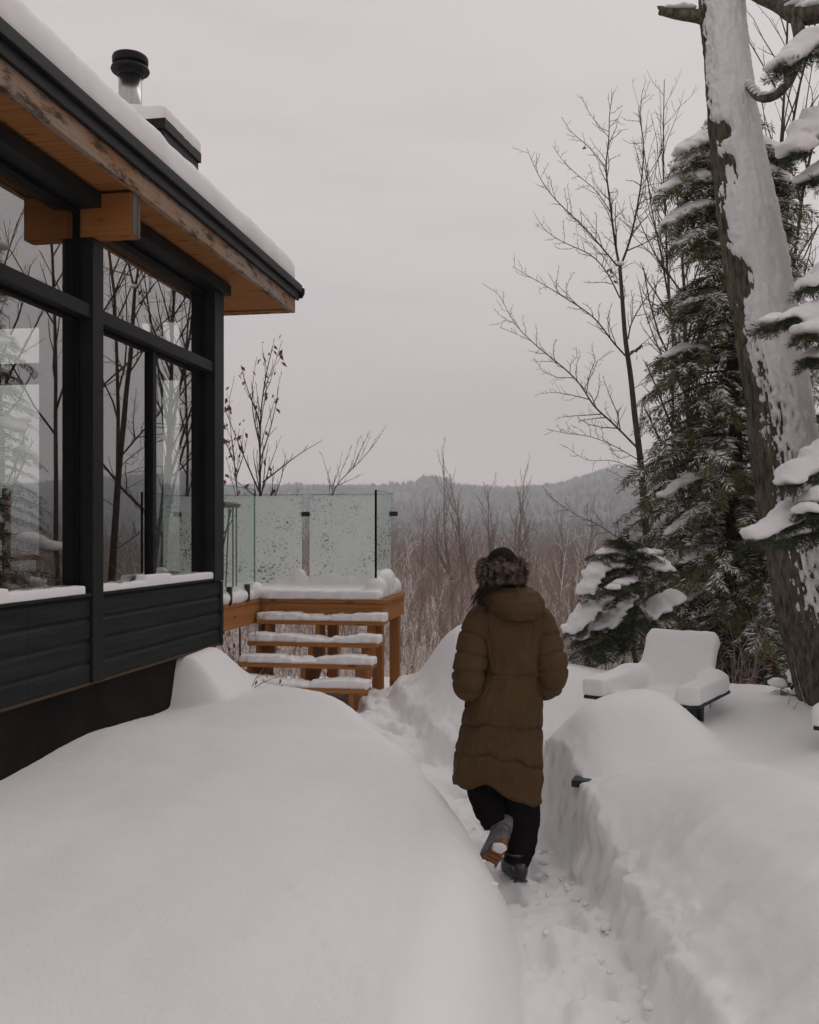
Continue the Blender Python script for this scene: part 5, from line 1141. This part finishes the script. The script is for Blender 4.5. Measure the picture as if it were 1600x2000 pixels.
# hood lying on the back, collar
def hood():
    n, m = 90, 60; u = np.linspace(0, 1, n); th = np.linspace(0, 2*math.pi, m, endpoint=False); U, TH = np.meshgrid(u, th, indexing='ij')
    # a sagging pouch: from the collar ring out and down over the shoulder blades, then back under
    cx = .525; X = np.zeros_like(U); Y = np.zeros_like(U); Z = np.zeros_like(U)
    a = np.cos(TH); b = np.sin(TH)                                   # b<0 is the back
    wid = np.interp(U, [0, .10, .25, .45, .65, .85, 1], [.078, .105, .140, .163, .158, .115, .04])
    bl = sst(.40, -.30, b)
    depb = np.interp(U, [0, .10, .25, .45, .65, .85, 1], [.075, .10, .145, .190, .200, .175, .12]); depf = np.interp(U, [0, .2, .6, 1], [.07, .075, .07, .05])
    dep = depf*(1-bl)+depb*bl
    hzf = np.interp(U, [0, .3, 1], [1.475, 1.45, 1.39]); hzb = np.interp(U, [0, .10, .25, .45, .65, .85, 1], [1.497, 1.492, 1.474, 1.432, 1.380, 1.338, 1.330])
    Z = hzf*(1-bl)+hzb*bl; X = cx + wid*a + .045*U*U*bl; Y = 5.02 + dep*b
    dsp = .008*fbm(a*3, U*5, b*3, 3, 88) - .007*np.exp(-((a+.05+.2*(U-.5))/.045)**2)*bl - .006*np.exp(-((a-.78)/.05)**2)*bl + .010*np.exp(-((U-.06)/.05)**2)
    X += dsp*a; Y += dsp*b; Z += dsp*.4
    V = np.stack([X-PXc, Y-PYc, Z], -1).reshape(-1, 3); i = np.arange(n-1)[:, None]*m + np.arange(m)[None]; j = np.arange(n-1)[:, None]*m + (np.arange(m)[None]+1) % m
    mesh_obj('hood', V, np.stack([i, j, j+m, i+m], -1).reshape(-1, 4), MAT['coat'], person, True)
hood()
# trousers, boots
limb('trouser_leg', [W(.54, 5.02, .62), W(.575, 5.02, .45), W(.583, 5.01, .32), W(.565, 4.99, .17), W(.548, 4.985, .085)], [(0, .10), (.3, .093), (.6, .092), (.85, .080), (1, .066)], (), 'trousers', seed=3, wr=.008)
limb('trouser_leg', [W(.40, 5.02, .62), W(.385, 5.05, .48), W(.395, 5.035, .41), W(.420, 5.0, .345), W(.445, 4.965, .285)], [(0, .10), (.3, .094), (.6, .090), (.85, .078), (1, .066)], (), 'trousers', seed=4, wr=.008)
def boot(name, M, lab, planted):
    'boot in its own frame: sole in the xy plane, toe towards +y, heel at -y; M places it'
    L, Wd = .29, .052; n = 44; th = np.linspace(0, 2*math.pi, n, endpoint=False)
    def outline(s):                                              # foot-shaped outline
        x = np.cos(th); y = np.sin(th); w = np.where(y > 0, 1.0 - .18*(1-y)*.4, .80 + .05*y); waist = 1-.20*np.exp(-((y+.15)/.3)**2)
        return np.stack([x*Wd*w*waist*s, y*L/2*(.96+.04*s)*s, 0*x], 1)
    rings = [(.98, 0.0, 0), (1.0, .006, 0), (1.0, .022, 0), (.97, .026, 0), (.96, .05, 0), (.92, .075, -.004)]
    sole = MB(); up = MB()
    def loft(mb, rs, cap0=True, cap1=True):
        V = np.concatenate([outline(s)+np.array([0, dy, z]) for s, z, dy in rs]); k = len(rs)
        F = [(i*n+j, i*n+(j+1) % n, (i+1)*n+(j+1) % n, (i+1)*n+j) for i in range(k-1) for j in range(n)]
        if cap0: F.append(tuple(range(n-1, -1, -1)))
        if cap1: F.append(tuple((k-1)*n+j for j in range(n)))
        mb.add(V, F)
    loft(sole, [(.97, 0, 0), (1.0, .006, 0), (1.0, .024, 0)])
    # upper: toe low, ankle shaft at the heel, flaring cuff
    shp = []
    for t_ in np.linspace(0, 1, 16):
        z = .0245 + t_*.165; s = np.interp(t_, [0, .25, .45, .6, 1], [.97, .95, .80, .66, .72]); yc = np.interp(t_, [0, .3, .6, 1], [0, -.008, -.058, -.068]); ylen = np.interp(t_, [0, .25, .5, .65, 1], [.145, .138, .098, .068, .074]); xw = np.interp(t_, [0, .25, .5, 1], [.050, .053, .050, .060])
        x = np.cos(th); y = np.sin(th); shp.append(np.stack([x*xw*np.where(y < 0, .92, 1), y*ylen+yc, np.full(n, z)+.0*y], 1))
    V = np.concatenate(shp); k = len(shp); up.add(V, [(i*n+j, i*n+(j+1) % n, (i+1)*n+(j+1) % n, (i+1)*n+j) for i in range(k-1) for j in range(n)] + [tuple(range(n-1, -1, -1)), tuple((k-1)*n+j for j in range(n))])
    tread = MB()
    for q in range(9):                                          # lugs
        y_ = -.12+q*.03; w_ = .040*(1-.25*abs(q-6)/6); tread.box((-w_, y_-.008, -.008), (w_, y_+.008, .001))
    objs = []
    def fin(mb, nm, m, par):
        V = np.concatenate(mb.v); mb.v = [np.array([(M @ Vector(p))[:] for p in V])]; o = mb.build(nm, MAT[m], par, True); bevel(o, .003); return o
    b = fin(up, 'boot', 'boot_rubber' if planted else 'boot_upper', person); fin(sole, 'sole', 'boot_rubber' if planted else 'sole', b); fin(tread, 'tread', 'boot_rubber' if planted else 'sole', b)
    if not planted:
        for pc, ps in (((.0, .060, -.010), .034), ((-.004, -.10, -.008), .026)):
            V, F = snow_blobs([pc], [ps], 8, .35); v2 = np.array([(M @ Vector((p[0], p[1], -.006-(p[2]+.010)*.6)))[:] for p in V]); mesh_obj('packed_snow', v2, F, MAT['snow'], b, True)
Mr = Matrix.Translation(Vector(W(.545, 5.05, .012).tolist())) @ Matrix.Rotation(.14, 4, 'Z') @ Matrix.Diagonal((1.25, 1.0, .72, 1))
boot('boot', Mr, '', True)
# lifted left boot: heel up, sole turned to the camera, rolled a little
Ml = Matrix.Translation(Vector(W(.408, 4.845, .150).tolist())) @ Matrix.Rotation(.48, 4, 'Y') @ Matrix.Rotation(-1.05, 4, 'X') @ Matrix.Rotation(.0, 4, 'Z')
boot('boot', Ml, '', False)
# hat: dark dome, fur band with ear flaps, loose strands of hair
HC = W(.478, 5.03, 1.575)
hd = ICO[0].copy(); bm = bmesh.new(); bmesh.ops.create_uvsphere(bm, u_segments=40, v_segments=24, radius=1.0); V = np.array([v.co[:] for v in bm.verts]); F = [tuple(v.index for v in f.verts) for f in bm.faces]; bm.free()
V = V*np.array([.094, .110, .128]); V += .003*fbm(V[:, 0]*30, V[:, 1]*30, V[:, 2]*30, 2, 3)[:, None]; mesh_obj('hat', V+HC, F, MAT['hat_cloth'], person, True)
def fur():
    r = np.random.default_rng(5); n, m = 64, 26; th = np.linspace(0, 2*math.pi, n, endpoint=False); ph = np.linspace(0, 2*math.pi, m, endpoint=False); TH, PH = np.meshgrid(th, ph, indexing='ij')
    hh = .049 + .012*np.exp(-((np.mod(TH+math.pi, 2*math.pi)-math.pi)/.5)**2) + .012*np.exp(-((TH-math.pi)/.5)**2)
    lump = 1+.10*fbm(np.cos(TH)*4, np.sin(TH)*4, np.sin(PH)*2, 3, 7)
    rr = (.100+.024*np.cos(PH)*lump); X = rr*np.cos(TH)*.98; Y = rr*np.sin(TH)*1.12; Z = hh*np.sin(PH)*lump + .004 - .008*np.cos(2*TH)
    V = np.stack([X, Y, Z], -1); N = np.stack([np.cos(PH)*np.cos(TH), np.cos(PH)*np.sin(TH), np.sin(PH)*.9], -1)
    i = np.arange(n)[:, None]*m + np.arange(m)[None]; a = ((np.arange(n)[:, None]+1) % n)*m + np.arange(m)[None]; j = np.arange(n)[:, None]*m + (np.arange(m)[None]+1) % m; b = ((np.arange(n)[:, None]+1) % n)*m + (np.arange(m)[None]+1) % m
    o = mesh_obj('fur_band', V.reshape(-1, 3)+HC, np.stack([i, a, b, j], -1).reshape(-1, 4), MAT['fur'], person, True)
    k = 9000; idx = r.integers(0, n*m, k); p = V.reshape(-1, 3)[idx] + r.normal(size=(k, 3))*.005; d = N.reshape(-1, 3)[idx] + r.normal(size=(k, 3))*.35 + np.array([0, 0, -.35]); d /= np.linalg.norm(d, axis=1)[:, None]
    # hair lies in locks
    s = np.cross(d, r.normal(size=(k, 3))); s /= np.linalg.norm(s, axis=1)[:, None]; l = r.uniform(.014, .030, k)[:, None]; w = .0022
    VV = np.stack([p-s*w, p+s*w, p+d*l], 1).reshape(-1, 3); mesh_obj('fur_strands', VV+HC, np.arange(k*3).reshape(-1, 3), MAT['fur'], o)
fur()
def hair():
    r = np.random.default_rng(6); mb = MB()
    for q in range(190):
        sd = r.uniform() < .72; a = r.uniform(math.pi*.82, math.pi*1.45) if sd else r.uniform(-.6, .25); p0 = HC + np.array([.085*math.cos(a), .095*math.sin(a), -.03])
        L = r.uniform(.12, .21) if sd else r.uniform(.06, .11); d = np.array([math.cos(a)*.25, math.sin(a)*.12, -1.0]); pts = [p0]
        for w in range(5): d = unit(d+r.normal(size=3)*.12 + np.array([-.03 if sd else .10, 0, 0])); pts.append(pts[-1]+d*L/5)
        mb.tube(pts, np.linspace(.0042, .0010, 6), 4)
    v, f = ICO; mb.add(v*np.array([.078, .085, .075])+HC+np.array([0, -.01, -.055]), f); mb.build('hair', MAT['hair'], person, True)
hair()
# zip pull at the left pocket
MB().tube([W(.288, 4.97, .925), W(.284, 4.965, .885)], .005, 6).build('zip_pull', MAT['black_frame'], person)

# snow kicked up around the planted boot
r_ = np.random.default_rng(3); cs, ss = [], []
for q in range(22):
    x_ = .52+r_.normal()*.16; y_ = 4.75+r_.normal()*.30
    if abs(x_-.5) > .34: continue
    z_ = float(ground_z(np.array([x_]), np.array([y_]))[0]); s_ = r_.uniform(.008, .022); cs.append(np.array([x_, y_, z_-s_*.15])); ss.append(s_)
for q in range(70):                                          # clods broken from the cut, lying along its foot
    y_ = r_.uniform(2.9, 6.6); x_ = float(smooth_interp(np.array([y_]), XR_Y, XR_X)[0]) - abs(r_.normal())*.07 - .01
    z_ = float(ground_z(np.array([x_]), np.array([y_]))[0]); s_ = r_.uniform(.008, .026); cs.append(np.array([x_, y_, z_-s_*.1])); ss.append(s_)
v, f = snow_blobs(cs, ss, 14, .75); o = mesh_obj('loose_snow', v, f, MAT['snow'], None, True); tag(o, 'loose crumbs of snow on the trodden path floor', 'snow', kind='stuff')

# ------------------------------------------------------------------ winter air
HZ = MB().box((-2650, -2650, -60), (2650, 2650, 330)).build('haze', [], None)
hm = bpy.data.materials.new('haze'); hm.use_nodes = True; n_, l_ = hm.node_tree.nodes, hm.node_tree.links; n_.remove(n_['Principled BSDF'])
pv = n_.new('ShaderNodeVolumePrincipled'); pv.inputs['Color'].default_value = (.95, .97, 1.0, 1); pv.inputs['Density'].default_value = HAZE; pv.inputs['Anisotropy'].default_value = 0.0
l_.new(pv.outputs[0], n_['Material Output'].inputs['Volume']); HZ.data.materials.append(hm); tag(HZ, kind='stuff')
